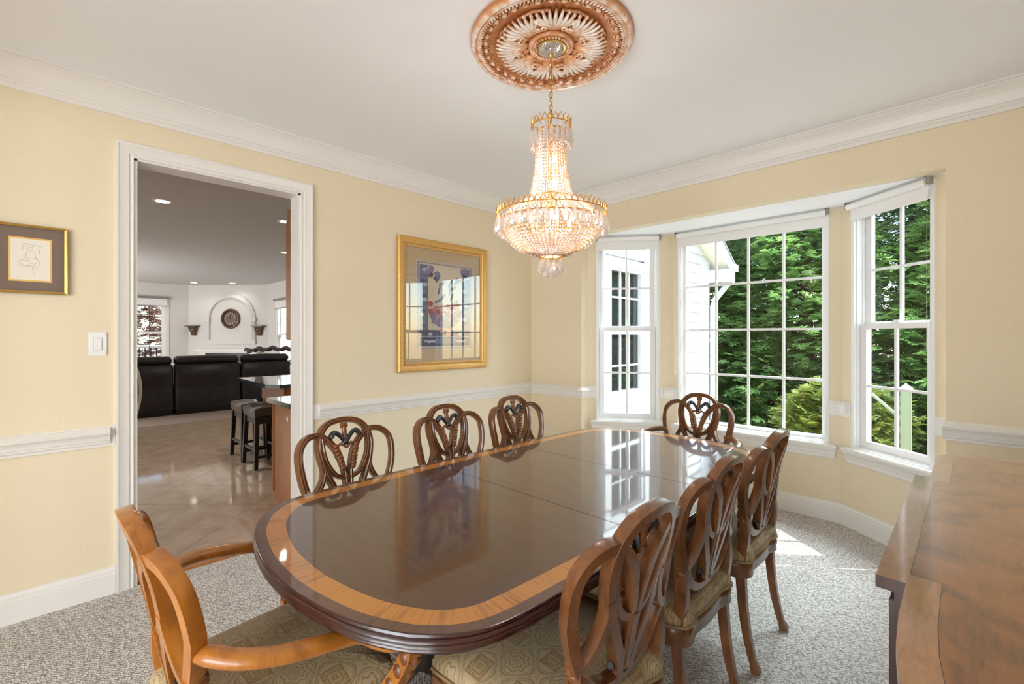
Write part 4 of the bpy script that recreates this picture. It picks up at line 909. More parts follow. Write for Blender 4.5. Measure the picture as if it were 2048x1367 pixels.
def make_chair(name, label, woodm, arms=False, group=None):
    o = thing(name, label, 'chair', group=group)
    # seat
    so = seat_outline(); cush = MB(); lev = [(0.002, 0.438), (0.008, 0.452), (0.008, 0.468), (-0.004, 0.484), (-0.03, 0.495), (-0.09, 0.505), (-0.16, 0.51)]
    sgn = 1 if (lambda q: sum(q[i - 1].x * q[i].y - q[i].x * q[i - 1].y for i in range(len(q))))(so) > 0 else -1
    k = len(so); loops = []
    for off, z in lev:
        if off > -0.08: L_ = [Vector((p.x, p.y, 0)) for p in seat_outline(off * sgn)]
        else: L_ = [Vector((p.x * (1 + off * 3.2), p.y * (1 + off * 3.2), 0)) for p in so]
        loops.append([(p.x, p.y, z) for p in L_])
    vs = [v for L_ in loops for v in L_]; vs.append((0, 0, 0.513))
    fs = [(i * k + q, i * k + (q + 1) % k, (i + 1) * k + (q + 1) % k, (i + 1) * k + q) for i in range(len(lev) - 1) for q in range(k)]
    b_ = (len(lev) - 1) * k; fs += [(b_ + q, b_ + (q + 1) % k, len(vs) - 1) for q in range(k)]; fs.append(tuple(range(k - 1, -1, -1)))
    cush.add(vs, fs); so_ = cush.build('seat', 'damask', o, 70)
    g = MB(); g.tube([(p.x, p.y, 0.443) for p in seat_outline(0.009 * sgn)], 0.0055, 6, True); g.build('gimp_trim', 'gimp', so_)
    r = MB(); r.sweep([(p.x, p.y, 0.41) for p in so], [(0.012 * sgn, -0.035), (-0.004 * sgn, -0.035), (-0.009 * sgn, -0.028), (-0.006 * sgn, -0.008), (-0.009 * sgn, 0.0), (-0.009 * sgn, 0.02), (-0.004 * sgn, 0.027), (0.012 * sgn, 0.027)], (0, 0, 1), True, False); r.build('seat_rail', woodm, o, 50)
    # legs
    for sx in (-1, 1):
        f = MB(); f.sweep([(sx * 0.248, 0.19, 0.43), (sx * 0.248, 0.19, 0.36), (sx * 0.250, 0.192, 0.05), (sx * 0.250, 0.192, 0.045), (sx * 0.250, 0.192, 0.0)], [(-0.021, -0.021), (0.021, -0.021), (0.021, 0.021), (-0.021, 0.021)], (0, 1, 0), scale=[1, 1, 0.66, 0.85, 0.6]); f.build('front_leg', woodm, o, 30)
        top = back_pt(0.183, 0.645)
        P = catmull([(sx * 0.183, top.y, 0.645), (sx * 0.188, -0.236, 0.55), (sx * 0.190, -0.222, 0.45), (sx * 0.191, -0.222, 0.36), (sx * 0.193, -0.236, 0.2), (sx * 0.197, -0.262, 0.07), (sx * 0.20, -0.284, 0.004)], 5)
        n_ = len(P); sc = [lerp(0.85, 1.15, min(1, i / 10)) if i < 10 else (lerp(1.15, 0.72, (i - 10) / (n_ - 14)) if i < n_ - 3 else lerp(0.78, 1.0, (i - n_ + 4) / 3)) for i in range(n_)]
        l = MB(); l.sweep(P, [(-0.014, -0.018), (0.014, -0.018), (0.017, 0.0), (0.014, 0.018), (-0.014, 0.018), (-0.017, 0.0)], (0, 1, 0), scale=sc); lo = l.build('rear_leg', woodm, o, 40)
        cv = MB()
        for q in range(6): z = 0.665 - q * 0.022; p = back_pt(0.200 - q * 0.003, z); cv.ell((sx * p.x, p.y + 0.004, z), 0.013 - 0.0009 * q, 0.021 - 0.0012 * q, 0.027, 8, 6, M_=Matrix.Rotation(sx * 0.35, 3, 'Y') @ Matrix.Rotation(0.5 if q % 2 else -0.2, 3, 'X'))
        for q in range(3): cv.tube([(sx * (0.181 + 0.009 * q), -0.238 + 0.016, 0.60), (sx * (0.184 + 0.007 * q), -0.226 + 0.014, 0.50)], [0.006, 0.003], 6)
        cv.build('leaf_carving', 'carve', lo)
    # back
    b = MB(); strand(b, C_ARCH, 1.0, 6)
    for sg in (-1, 1): strand(b, outer(sg), 1.0, 6, 0.002); strand(b, tear(sg), 0.85, 6, -0.002)
    strand(b, USW, 0.72, 6, 0.003)
    for sg in (-1, 1): strand(b, [(sg * 0.030, 0.79), (sg * 0.017, 0.74), (sg * 0.013, 0.70), (sg * 0.012, 0.64), (sg * 0.02, 0.575), (sg * 0.032, 0.545)], 0.8, 5, 0.001)
    strand(b, [(0, 0.70), (0, 0.62), (0, 0.55)], 0.7, 5, -0.002)
    bo = b.build('backrest', woodm, o, 50)
    c = MB()
    for sg in (-1, 1):
        for q in range(7):
            z = 0.85 - q * 0.017; s_ = 0.052 - q * 0.0046; p = back_pt(s_, z, 0.014)
            c.ell((sg * p.x, p.y, z), 0.016, 0.010, 0.013, 7, 5, M_=Matrix.Rotation(sg * (0.6 if q % 2 else -0.3), 3, 'Y'))
        p = back_pt(0.03, 0.85, 0.012); c.tube([back_pt(sg * 0.052, 0.848, 0.012), back_pt(sg * 0.025, 0.862, 0.016), back_pt(0, 0.84, 0.016)], [0.007, 0.008, 0.006], 6)
    p0 = [back_pt(0, 0.85, 0.008), back_pt(0, 0.90, 0.008), back_pt(0, 0.945, 0.006)]; c.tube(p0, [0.008, 0.013, 0.011], 8)
    for q in range(5): p = back_pt((q - 2) * 0.007, 0.945, 0.01); c.ell(p, 0.007, 0.009, 0.014, 6, 5)
    c.build('carved_flowers', 'carve', bo, 60)
    e = MB()
    for sg in (-1, 1):
        P = catmull([(sg * 0.006, 0.868, 0), (sg * 0.022, 0.893, 0), (sg * 0.042, 0.912, 0), (sg * 0.06, 0.914, 0), (sg * 0.07, 0.902, 0), (sg * 0.064, 0.893, 0)], 5); n_ = len(P)
        e.tube([back_pt(q.x, q.y, 0.012) for q in P], [lerp(0.010, 0.0145, i / (n_ - 1)) for i in range(n_)], 8)
        p = back_pt(sg * 0.034, 0.768, 0.016); MB().ell(p, 0.008, 0.006, 0.010, 8, 6).build('ebonised_berry', 'ebony', bo, 60)
    e.ell(back_pt(0, 0.868, 0.018), 0.015, 0.012, 0.015, 10, 7); e.build('ebonised_plumes', 'ebony', bo, 60)
    a = MB()
    for q in range(7):
        t = (q - 3) / 3; p1 = back_pt(t * 0.018, 0.540, -0.006); p2 = back_pt(t * 0.056, 0.588 - 0.016 * t * t, -0.008)
        a.tube([p1, (p1 + p2) / 2, p2], [0.006, 0.0105, 0.008], 7)
    a.ell(back_pt(0, 0.542, -0.004), 0.026, 0.024, 0.014, 10, 6); a.build('ebonised_shell', 'ebony', bo, 60)
    if arms:
        for sx in (-1, 1):
            P = catmull([(sx * 0.205, -0.236, 0.712), (sx * 0.25, -0.214, 0.712), (sx * 0.298, -0.17, 0.706), (sx * 0.332, -0.10, 0.697), (sx * 0.340, -0.01, 0.682), (sx * 0.340, 0.07, 0.664), (sx * 0.352, 0.105, 0.643), (sx * 0.376, 0.135, 0.630), (sx * 0.398, 0.165, 0.634), (sx * 0.410, 0.19, 0.649)], 6)
            n_ = len(P); ar = MB(); sc = [lerp(0.8, 1.0, min(1, i / 6)) for i in range(n_)]
            pr = [(0.026 * math.cos(2 * PI * q / 12), 0.019 * math.sin(2 * PI * q / 12)) for q in range(12)]
            ar.sweep(P, pr, (0, 0, 1), scale=sc); ao = ar.build('arm', woodm, o, 50)
            up = MB(); Q = catmull([(sx * 0.405, 0.184, 0.64), (sx * 0.394, 0.18, 0.585), (sx * 0.36, 0.168, 0.52), (sx * 0.318, 0.152, 0.45), (sx * 0.288, 0.14, 0.40)], 5)
            up.sweep(Q, [(-0.019, -0.02), (0.019, -0.02), (0.019, 0.02), (-0.019, 0.02)], (0, 1, 0), scale=[lerp(0.9, 1.15, i / (len(Q) - 1)) for i in range(len(Q))]); uo = up.build('arm_post', woodm, o, 40)
            cv = MB()
            for q in range(5):
                p = Q[2 + q * 3]; cv.ell((p.x, p.y - 0.012, p.z), 0.020, 0.014, 0.022, 8, 6); cv.ell((p.x + sx * 0.010, p.y + 0.010, p.z - 0.01), 0.013, 0.014, 0.016, 8, 6)
            cv.build('leaf_carving', 'carve', uo, 60)
    return o
G = 'carved loop-back dining chairs around the table'
CL = [('carved walnut side chair against the doorway casing, nearest of the three along the picture wall', (1.385, -2.565, 0), -PI / 2),
      ('carved walnut side chair standing below the large gold framed print', (1.385, -1.935, 0), -PI / 2),
      ('carved walnut side chair nearest the corner left of the bay window', (1.385, -1.372, 0), -PI / 2),
      ('carved walnut side chair on the sideboard side, next to the near armchair', (2.425, -2.57, 0), PI / 2),
      ('middle carved walnut side chair of the three on the sideboard side', (2.392, -1.955, 0), PI / 2),
      ('carved walnut side chair beside the sunlit carpet patch, closest to the right bay window', (2.386, -1.352, 0), PI / 2)]
ch0 = make_chair('side_chair', CL[0][0], 'chair_wood', False, G); ch0.location = CL[0][1]; ch0.rotation_euler = (0, 0, CL[0][2])
for lab, loc, rz in CL[1:]: dup(ch0, loc, rz, lab)
A1 = make_chair('armchair', 'carved walnut armchair in warm-lit colour at the near table end with damask seat', 'warm_lit_wood', True, G)
A1.location = (1.905, -3.151, 0); A1.rotation_euler = (0, 0, math.radians(1))
A2 = make_chair('armchair', 'carved walnut armchair at the far table end in front of the large bay window', 'chair_wood', True, G)
A2.location = (1.925, -0.64, 0); A2.rotation_euler = (0, 0, PI)

# ------------------------------------------------------------------ sideboard
def sb_front(off=0.0):
    half = [(3.765, -1.032), (3.298, -1.032), (3.290, -1.072), (3.250, -1.082), (3.222, -1.108), (3.206, -1.15), (3.199, -1.21), (3.199, -1.545), (3.162, -1.548)]
    YC = -2.006
    pts = half + [(3.162, -2.464), (3.208, -2.467), (3.2085, -2.60), (3.214, -2.70), (3.226, -2.80), (3.25, -2.87), (3.29, -2.91), (3.30, -2.98), (3.765, -2.98)]
    return pts
SBP = sb_front()
def inset(pts, d):
    out = []; n = len(pts)
    for i in range(n):
        p = Vector(pts[i]); a = Vector(pts[i - 1]); b = Vector(pts[(i + 1) % n]); t1 = (p - a).normalized(); t2 = (b - p).normalized()
        n1 = Vector((-t1.y, t1.x)); n2 = Vector((-t2.y, t2.x)); nn = n1 + n2
        nn = nn / max(0.5, nn.length_squared / 2) if nn.length > 1e-6 else n1
        out.append((min(p.x + nn.x * d, 3.765) if p.x < 3.76 else 3.765, p.y + nn.y * d))
    return out
area = sum(SBP[i - 1][0] * SBP[i][1] - SBP[i][0] * SBP[i - 1][1] for i in range(len(SBP)))
sg = 1 if area > 0 else -1
sb = thing('sideboard', 'flame mahogany sideboard with a breakfront top along the right wall', 'sideboard', (0, 0, 0))
ZT = 0.92
m = MB(); n_ = len(SBP); r0, r1, r2 = SBP, inset(SBP, sg * 0.048), inset(SBP, sg * 0.0492)
for ri, (A_, B_) in enumerate(((r0, r1), (r1, r2))):
    o_ = len(m.v); m.v += [(x, y, ZT) for x, y in A_] + [(x, y, ZT) for x, y in B_]
    for i in range(n_): m.f.append((o_ + i, o_ + (i + 1) % n_, o_ + n_ + (i + 1) % n_, o_ + n_ + i)); m.mi.append([1, 2][ri])
o_ = len(m.v); m.v += [(x, y, ZT) for x, y in r2]; m.f.append(tuple(o_ + i for i in range(n_))); m.mi.append(0)
o_ = len(m.v); m.v += [(x, y, ZT) for x, y in r0] + [(x, y, ZT - 0.024) for x, y in r0]
for i in range(n_): m.f.append((o_ + i, o_ + (i + 1) % n_, o_ + n_ + (i + 1) % n_, o_ + n_ + i)); m.mi.append(3)
m.f.append(tuple(o_ + n_ + i for i in range(n_))); m.mi.append(3)
m.build('top', ['flame', 'sb_band', 'inlay', 'dark_mahogany'], sb, 0)
body = inset(SBP, sg * 0.026)
MB().prism(body, 0.22, ZT - 0.024).build('body', 'dark_mahogany', sb, 0)
for ya, yb in ((-2.42, -2.02), (-1.99, -1.59)):
    dr = MB().bbox(3.178, ya, 0.66, 3.19, yb, 0.86, 0.003).build('drawer', 'dark_mahogany', sb); MB().ell((3.17, (ya + yb) / 2, 0.76), 0.012, 0.03, 0.012).build('pull', 'brass', dr)
    dd = MB().bbox(3.178, ya, 0.26, 3.19, yb, 0.63, 0.003).build('door', 'dark_mahogany', sb); MB().ell((3.17, yb - 0.04 if ya < -2.2 else ya + 0.04, 0.45), 0.01, 0.01, 0.02).build('pull', 'brass', dd)
for ya, yb in ((-2.66, -2.50), (-1.51, -1.21)): MB().bbox(3.22, ya, 0.28, 3.228, yb, 0.86, 0.003).build('door', 'dark_mahogany', sb)
for x, y in ((3.23, -1.12), (3.29, -2.86), (3.73, -1.07), (3.73, -2.93), (3.215, -1.575), (3.215, -2.437)):
    MB().sweep([(x, y, 0.22), (x, y, 0.0)], [(-0.024, -0.024), (0.024, -0.024), (0.024, 0.024), (-0.024, 0.024)], (0, 1, 0), scale=[1, 0.6]).build('leg', 'dark_mahogany', sb, 0)

# ------------------------------------------------------------------ ceiling medallion and chandelier
MX, MY = 1.918, -1.964
md = thing('ceiling_medallion', 'round copper and white carved ceiling medallion above the chandelier', 'ceiling medallion', (MX, MY, H))
R0 = 0.368
MB().lathe([(0.0, -0.004), (0.10, -0.004), (0.26, -0.010), (0.285, -0.014), (0.318, -0.012), (0.322, -0.024), (0.336, -0.032), (0.346, -0.026), (0.350, -0.034), (0.362, -0.030), (R0, -0.018), (R0, 0.0), (0.0, 0.0)], 80).build('disc', 'medallion', md)
m = MB()
for k in range(120):
    a = 2 * PI * k / 120; m.ell((0.326 * math.cos(a), 0.326 * math.sin(a), -0.030), 0.010, 0.0045, 0.005, 6, 4, M_=Matrix.Rotation(a + 0.6, 3, 'Z'))
m.build('rope_ring', 'medallion', md, 60)
for k in range(36):
    a = 2 * PI * k / 36; g = MB(); c_ = (0.301 * math.cos(a), 0.301 * math.sin(a), -0.018)
    R_ = Matrix.Rotation(a, 3, 'Z'); g.ell(c_, 0.012, 0.016, 0.012, 10, 6, M_=R_)
    g.tube([Vector(c_) + R_ @ Vector((0.017 * math.cos(2 * PI * q / 14), 0.023 * math.sin(2 * PI * q / 14), 0.002)) for q in range(14)], 0.0042, 6, True)
    g.build('egg_boss', 'medallion', md, 60)
def leafmesh(sc=1.0, wid=1.0):
    """acanthus leaf in the plane, pointing +x, ribs fanning"""
    g = MB()
    for q in range(9):
        t = (q - 4) / 4; ang = t * 0.85 * wid
        P = catmull([(0.0, 0.012 * t, -0.010), (0.05, 0.022 * t + 0.05 * math.sin(ang) * 0.6, -0.024), (0.10 - 0.028 * t * t, 0.10 * math.sin(ang), -0.030), (0.135 - 0.055 * t * t, 0.125 * math.sin(ang), -0.024)], 4)
        n_ = len(P); g.tube([p * sc for p in P], [sc * lerp(0.004, 0.009, math.sin(PI * (i + 1) / (n_ + 1))) for i in range(n_)], 6)
        if abs(t) > 0.4:
            e_ = P[-1] * sc; g.ell(e_, 0.010 * sc, 0.008 * sc, 0.008 * sc, 7, 5)
    for s_ in (-1, 1):
        P = [(0.03 + 0.022 * math.cos(2 * PI * q / 12) * (1 - q / 20), s_ * (0.045 + 0.022 * math.sin(2 * PI * q / 12) * (1 - q / 20)), -0.018 - 0.0008 * q) for q in range(16)]
        g.tube([Vector(p) * sc for p in P], 0.006 * sc, 6)
    return g
lm = leafmesh(1.06).mesh('acanthus_leaf', 'medallion', 60); lm2 = leafmesh(0.62, 0.6).mesh('palmette', 'medallion', 60)
pm = MB()
pm.sweep([(0.195, -0.05, -0.012), (0.232, -0.066, -0.014), (0.25, 0.0, -0.014), (0.232, 0.066, -0.014), (0.195, 0.05, -0.012), (0.178, 0.022, -0.012), (0.178, -0.022, -0.012)], [(0.004, 0), (0.002, -0.009), (-0.002, -0.009), (-0.004, 0)], (0, 0, 1), True, False)
pm_ = pm.mesh('panel_rim', 'medallion', 40)
for k in range(8):
    a = 2 * PI * k / 8
    for nm, me, r_, off in (('acanthus_leaf', lm, 0.112, 0.0), ('palmette', lm2, 0.108, PI / 8), ('panel_rim', pm_, 0.0, PI / 8)):
        c = bpy.data.objects.new(nm, me); COL.objects.link(c); c.parent = md; c.location = (r_ * math.cos(a + off), r_ * math.sin(a + off), 0); c.rotation_euler = (0, 0, a + off)
g = MB(); g.lathe([(0.108, -0.006), (0.106, -0.020), (0.098, -0.026), (0.088, -0.022), (0.070, -0.022), (0.062, -0.018), (0.0, -0.018), (0.0, -0.006)], 48)
for k in range(32): a = 2 * PI * k / 32; g.ell((0.079 * math.cos(a), 0.079 * math.sin(a), -0.026), 0.0058, 0.0058, 0.0058, 7, 5)
g.build('rosette', 'medallion', md, 50)

cz = lambda v: 1.3837 + (CY - v) / F_PX * 2.14
cd = thing('chandelier', 'lit crystal bead chandelier hanging over the dining table', 'chandelier', (MX, MY, 0))
g = MB()
for k in range(32):
    a = 2 * PI * k / 32; g.tube([((0.056 - 0.0) * math.cos(a), 0.056 * math.sin(a), H - 0.024), (0.05 * math.cos(a), 0.05 * math.sin(a), H - 0.038), (0.022 * math.cos(a), 0.022 * math.sin(a), H - 0.052)], 0.005, 5)
g.lathe([(0.06, H - 0.018), (0.06, H - 0.026), (0.048, H - 0.040), (0.018, H - 0.054), (0.0, H - 0.056)], 32); g.build('canopy', 'drop', cd, 60)
MB().lathe([(0.066, H - 0.018), (0.067, H - 0.028), (0.058, H - 0.030), (0.058, H - 0.018)], 40, cap=False).lathe([(0.014, H - 0.052), (0.012, H - 0.066), (0.005, H - 0.075), (0.0, H - 0.076)], 16).build('canopy_rim', 'brass', cd)
ZTOP = 2.375
g = MB(); zz = H - 0.074; k = 0; LK = 0.036
while zz - LK * 0.8 > ZTOP + 0.0:
    zc_ = zz - LK / 2; R_ = Matrix.Rotation(0 if k % 2 else PI / 2, 3, 'Z')
    g.tube([Vector((0, 0, zc_)) + R_ @ Vector((0.008 * math.cos(2 * PI * q / 14), 0, LK / 2 * math.sin(2 * PI * q / 14))) for q in range(14)], 0.0021, 6, True, ref=R_ @ Vector((0, 1, 0)))
    zz -= LK * 0.82; k += 1
g.tube([(0.004, 0.002, H - 0.07), (0.003, -0.003, 2.6), (-0.003, 0.002, 2.48), (0, 0, ZTOP)], 0.0018, 5); g.build('chain', 'brass', cd)
def lattice(r, z, n, h, name):
    g = MB(); g.tube([(r * math.cos(2 * PI * q / 48), r * math.sin(2 * PI * q / 48), z) for q in range(48)], 0.0028, 6, True)
    for k in range(n):
        a0, a1 = 2 * PI * k / n, 2 * PI * (k + 1) / n; am = (a0 + a1) / 2
        P = lambda a, zz, rr=r: (rr * math.cos(a), rr * math.sin(a), zz)
        g.tube([P(a0, z), P(a0 + (am - a0) * 0.5, z + h * 0.62, r + 0.002), P(am, z + h, r + 0.004), P(a1 - (a1 - am) * 0.5, z + h * 0.62, r + 0.002), P(a1, z)], 0.0018, 5)
        g.tube([P(a0, z), P(a0, z + h * 0.55), P(a0 + (am - a0) * 0.45, z + h * 0.75)], 0.0013, 4)
    return g.build(name, 'gold_wire', cd)
lattice(0.090, 2.352, 24, 0.030, 'crown_gallery'); lattice(0.249, 1.945, 60, 0.028, 'bowl_gallery')
g = MB()
for r_, z in ((0.062, 2.33), (0.097, 2.02), (0.236, 1.915), (0.052, 1.755)):
    g.tube([(r_ * math.cos(2 * PI * q / 40), r_ * math.sin(2 * PI * q / 40), z) for q in range(40)], 0.003, 6, True)
for k in range(6):
    a = 2 * PI * k / 6; c, s_ = math.cos(a), math.sin(a)
    g.tube([(0.0, 0.0, 2.33), (0.062 * c, 0.062 * s_, 2.33), (0.090 * c, 0.090 * s_, 2.352)], 0.002, 5); g.tube([(0, 0, 2.02), (0.097 * c, 0.097 * s_, 2.02), (0.249 * c, 0.249 * s_, 1.945), (0.236 * c, 0.236 * s_, 1.915)], 0.002, 5); g.tube([(0, 0, 1.775), (0.052 * c, 0.052 * s_, 1.755)], 0.002, 5)
g.tube([(0, 0, zz + 0.02), (0, 0, 1.77)], 0.006, 8)
g.build('frame', 'gold_wire', cd)
def bead_strand(pts, n, r0, r1, name):
    g = MB(); P = catmull(pts, 12); L_ = [0]
    for i in range(1, len(P)): L_.append(L_[-1] + (P[i] - P[i - 1]).length)
    def at(t):
        d = t * L_[-1]
        for i in range(1, len(P)):
            if d <= L_[i] + 1e-9: f = (d - L_[i - 1]) / max(1e-9, L_[i] - L_[i - 1]); return P[i - 1].lerp(P[i], f)
        return P[-1]
    st = L_[-1] / n
    for k in range(n):
        t = (k + 0.5) / n; p = at(t); q = at(min(1, t + 0.02)); dr = (q - p).normalized() if (q - p).length > 1e-9 else Vector((0, 0, -1)); R_ = Vector((0, 0, 1)).rotation_difference(dr).to_matrix()
        r = lerp(r0, r1, t); g.ell(p, r, r, st * 0.38, 6, 4, 0, R_)
    g.tube([P[i] for i in range(0, len(P) - 2, 3)] + [P[-1]], 0.0020, 4, mi=1, ref=Vector((0, 1, 0)))
    return g.mesh(name, ['bead', 'gold_wire'], 25)
def ring_parts(name, me, n, ph=0.0):
    for k in range(n):
        c = bpy.data.objects.new(name, me); COL.objects.link(c); c.parent = cd; c.rotation_euler = (0, 0, 2 * PI * (k + ph) / n)
ring_parts('neck_bead_strand', bead_strand([(0.062, 0, 2.328), (0.066, 0, 2.24), (0.075, 0, 2.13), (0.097, 0, 2.022)], 20, 0.0054, 0.0066, 'neck_bead_strand'), 30)
ring_parts('bowl_bead_strand', bead_strand([(0.236, 0, 1.912), (0.218, 0, 1.865), (0.180, 0, 1.815), (0.125, 0, 1.778), (0.054, 0, 1.755)], 16, 0.0112, 0.0044, 'bowl_bead_strand'), 62)
ring_parts('swag_bead_strand', bead_strand([(0.097, 0, 2.015), (0.16, 0, 1.985), (0.236, 0, 1.918)], 11, 0.006, 0.009, 'swag_bead_strand'), 24)
def drop_mesh(name, L_, w_, r_, z_):
    g = MB(); g.lathe([(0.0, 0.0), (w_ * 0.25, -L_ * 0.08), (w_ * 0.6, -L_ * 0.32), (w_, -L_ * 0.66), (w_ * 0.75, -L_ * 0.9), (0.0, -L_)], 8, (r_, 0, z_ - 0.018))
    g.tube([(r_, 0, z_), (r_, 0, z_ - 0.02)], 0.0012, 4, mi=1, ref=Vector((0, 1, 0))); return g.mesh(name, ['drop', 'gold_wire'], 10)
ring_parts('crystal_drop', drop_mesh('crystal_drop', 0.075, 0.0145, 0.251, 1.945), 40)
ring_parts('crown_drop', drop_mesh('crown_drop', 0.085, 0.012, 0.092, 2.352), 22)
ring_parts('finial_drop', drop_mesh('finial_drop', 0.06, 0.014, 0.052, 1.755), 11); ring_parts('inner_finial_drop', drop_mesh('inner_finial_drop', 0.06, 0.013, 0.028, 1.735), 6, 0.5)
MB().ell((0, 0, 1.682), 0.022, 0.022, 0.022, 14, 9).build('finial_ball', 'drop', cd, 20)
for k in range(6):
    a = 2 * PI * (k + 0.2) / 6; x, y = 0.105 * math.cos(a), 0.105 * math.sin(a)
    g = MB(); g.tube([(0, 0, 1.90), (x * 0.6, y * 0.6, 1.868), (x, y, 1.878)], 0.004, 6); g.lathe([(0.008, 1.868), (0.010, 1.90), (0.0, 1.90)], 10, (x, y, 0)); so_ = g.build('lamp_socket', 'brass', cd)
    MB().lathe([(0.0, 1.945), (0.005, 1.935), (0.011, 1.918), (0.008, 1.90), (0.0, 1.90)], 10, (x, y, 0)).build('bulb', 'bulb', so_)
    light('bulb_lamp', 'POINT', (MX + x * 0.9, MY + y * 0.9, 1.92), 2.1, (1.0, 0.96, 0.93), shadow_soft_size=0.02)
for z in (2.09, 2.20):
    MB().ell((0.022, 0, z), 0.010, 0.010, 0.018, 10, 7).build('bulb', 'bulb', cd)
    light('bulb_lamp', 'POINT', (MX - 0.022, MY, z), 1.0, (1.0, 0.96, 0.93), shadow_soft_size=0.02)

# ------------------------------------------------------------------ outside
struct(MB().box(-30, 0.2, -0.75, 30, 40, -0.55).box(-30, -12, -0.75, -11.6, 0.2, -0.55), 'ground', 'ground', 0)
WX = 0.35
wg = thing('house_wing', 'white sided house wing with a gutter seen through the left and center bay windows', 'house', (0, 0, 0))
roofz = lambda y: 2.60 + (3.72 - y) * 0.62
m = MB(); lap = 0.147; z = -0.6; i = 0
while z < 4.3:
    y_top = min(3.72, 3.72 - max(0, (z + lap - 2.60)) / 0.62); y_bot = min(3.72, 3.72 - max(0, (z - 2.60)) / 0.62)
    for ya, yb in ((0.24, min(0.86, y_top)), (min(1.74, y_top), y_top)) if 0.62 < z + lap and z < 2.20 else ((0.24, y_top),):
        if yb - ya < 0.02: continue
        yb2 = y_bot if yb == y_top else yb
        m.add([(WX + 0.022, ya, z), (WX + 0.022, yb2, z), (WX, yb, z + lap), (WX, ya, z + lap), (WX - 0.1, ya, z), (WX - 0.1, yb2, z)], [(0, 1, 2, 3), (0, 4, 5, 1)])
    z += lap
m.build('siding', 'siding', wg, 0)
MB().box(WX - 0.18, 0.24, -0.6, WX - 0.10, 3.70, 2.6).build('wall_core', 'siding', wg, 0)
MB().box(WX - 0.02, 3.44, -0.6, WX + 0.026, 3.74, 2.56).build('corner_trim', 'siding', wg, 0)
m = MB(); yA = 1.0
m.add([(WX - 0.05, 4.0, roofz(4.0) - 0.02), (WX + 0.30, 4.0, roofz(4.0) - 0.02), (WX + 0.30, yA, roofz(yA) - 0.02), (WX - 0.05, yA, roofz(yA) - 0.02)], [(0, 1, 2, 3)]); m.build('rake_soffit', 'soffit', wg, 0)
m = MB(); m.sweep([(WX + 0.31, 4.02, roofz(4.02)), (WX + 0.31, yA, roofz(yA))], [(-0.012, -0.09), (0.012, -0.09), (0.012, 0.09), (-0.012, 0.09)], (0, 0, 1)); m.build('rake_board', 'siding', wg, 0)
m = MB(); m.box(WX - 0.06, 3.72, 2.23, WX + 0.31, 4.02, 2.42); m.build('eave_box', 'siding', wg, 0)
m = MB(); m.sweep([(WX - 0.6, 4.02, 2.40), (WX + 0.36, 4.02, 2.40)], [(0, 0), (0, 0.10), (-0.11, 0.11), (-0.12, 0.06), (-0.07, 0)], (0, 0, 1)); m.build('gutter', 'siding', wg, 0)
m = MB(); pr = [(-0.035, -0.028), (0.035, -0.028), (0.035, 0.028), (-0.035, 0.028)]
m.sweep([(WX + 0.24, 4.06, 2.40), (WX + 0.24, 4.05, 2.28), (WX + 0.10, 3.80, 1.98), (WX + 0.07, 3.76, 1.86), (WX + 0.07, 3.76, -0.55)], pr, (1, 0, 0)); m.build('downspout', 'siding', wg, 0)
m = MB(); m.add([(WX - 3, 4.1, roofz(4.1) + 0.10), (WX + 0.33, 4.1, roofz(4.1) + 0.10), (WX + 0.33, yA, roofz(yA) + 0.10), (WX - 3, yA, roofz(yA) + 0.10), (WX - 3, 4.1, roofz(4.1) + 0.06), (WX + 0.33, 4.1, roofz(4.1) + 0.06), (WX + 0.33, yA, roofz(yA) + 0.06), (WX - 3, yA, roofz(yA) + 0.06)], [(0, 1, 2, 3), (4, 7, 6, 5), (0, 4, 5, 1), (1, 5, 6, 2), (2, 6, 7, 3), (3, 7, 4, 0)]); m.build('roof', 'roof', wg, 0)
m = MB()
def fy(mb, y0, z0, y1, z1, w_, x0, x1):
    mb.box(x0, y0, z0, x1, y0 + w_, z1); mb.box(x0, y1 - w_, z0, x1, y1, z1); mb.box(x0, y0 + w_, z0, x1, y1 - w_, z0 + w_); mb.box(x0, y0 + w_, z1 - w_, x1, y1 - w_, z1)
fy(m, 0.80, 0.60, 1.80, 2.30, 0.11, WX - 0.02, WX + 0.045); fy(m, 0.90, 0.68, 1.70, 2.22, 0.06, WX - 0.05, WX + 0.02); m.box(WX - 0.02, 0.78, 0.54, WX + 0.075, 1.82, 0.61)
wf = m.build('window', 'siding', wg, 0)
MB().box(WX - 0.045, 0.94, 0.70, WX - 0.035, 1.68, 2.2).build('pane', 'dark_glass', wf, 0)
m = MB(); m.box(WX - 0.038, 1.20, 0.72, WX - 0.018, 1.225, 2.18); m.box(WX - 0.038, 1.40, 0.72, WX - 0.018, 1.425, 2.18); m.box(WX - 0.04, 0.94, 1.41, WX - 0.005, 1.68, 1.46)
for z in (1.84, 1.03): m.box(WX - 0.036, 0.94, z, WX - 0.02, 1.68, z + 0.02)
m.build('muntin', 'siding', wf, 0)
# white ledge and porch roof slope under the wing window
m = MB(); m.box(WX + 0.015, 0.3, 0.20, WX + 0.09, 3.7, 0.34); m.build('skirt_board', 'siding', wg, 0)

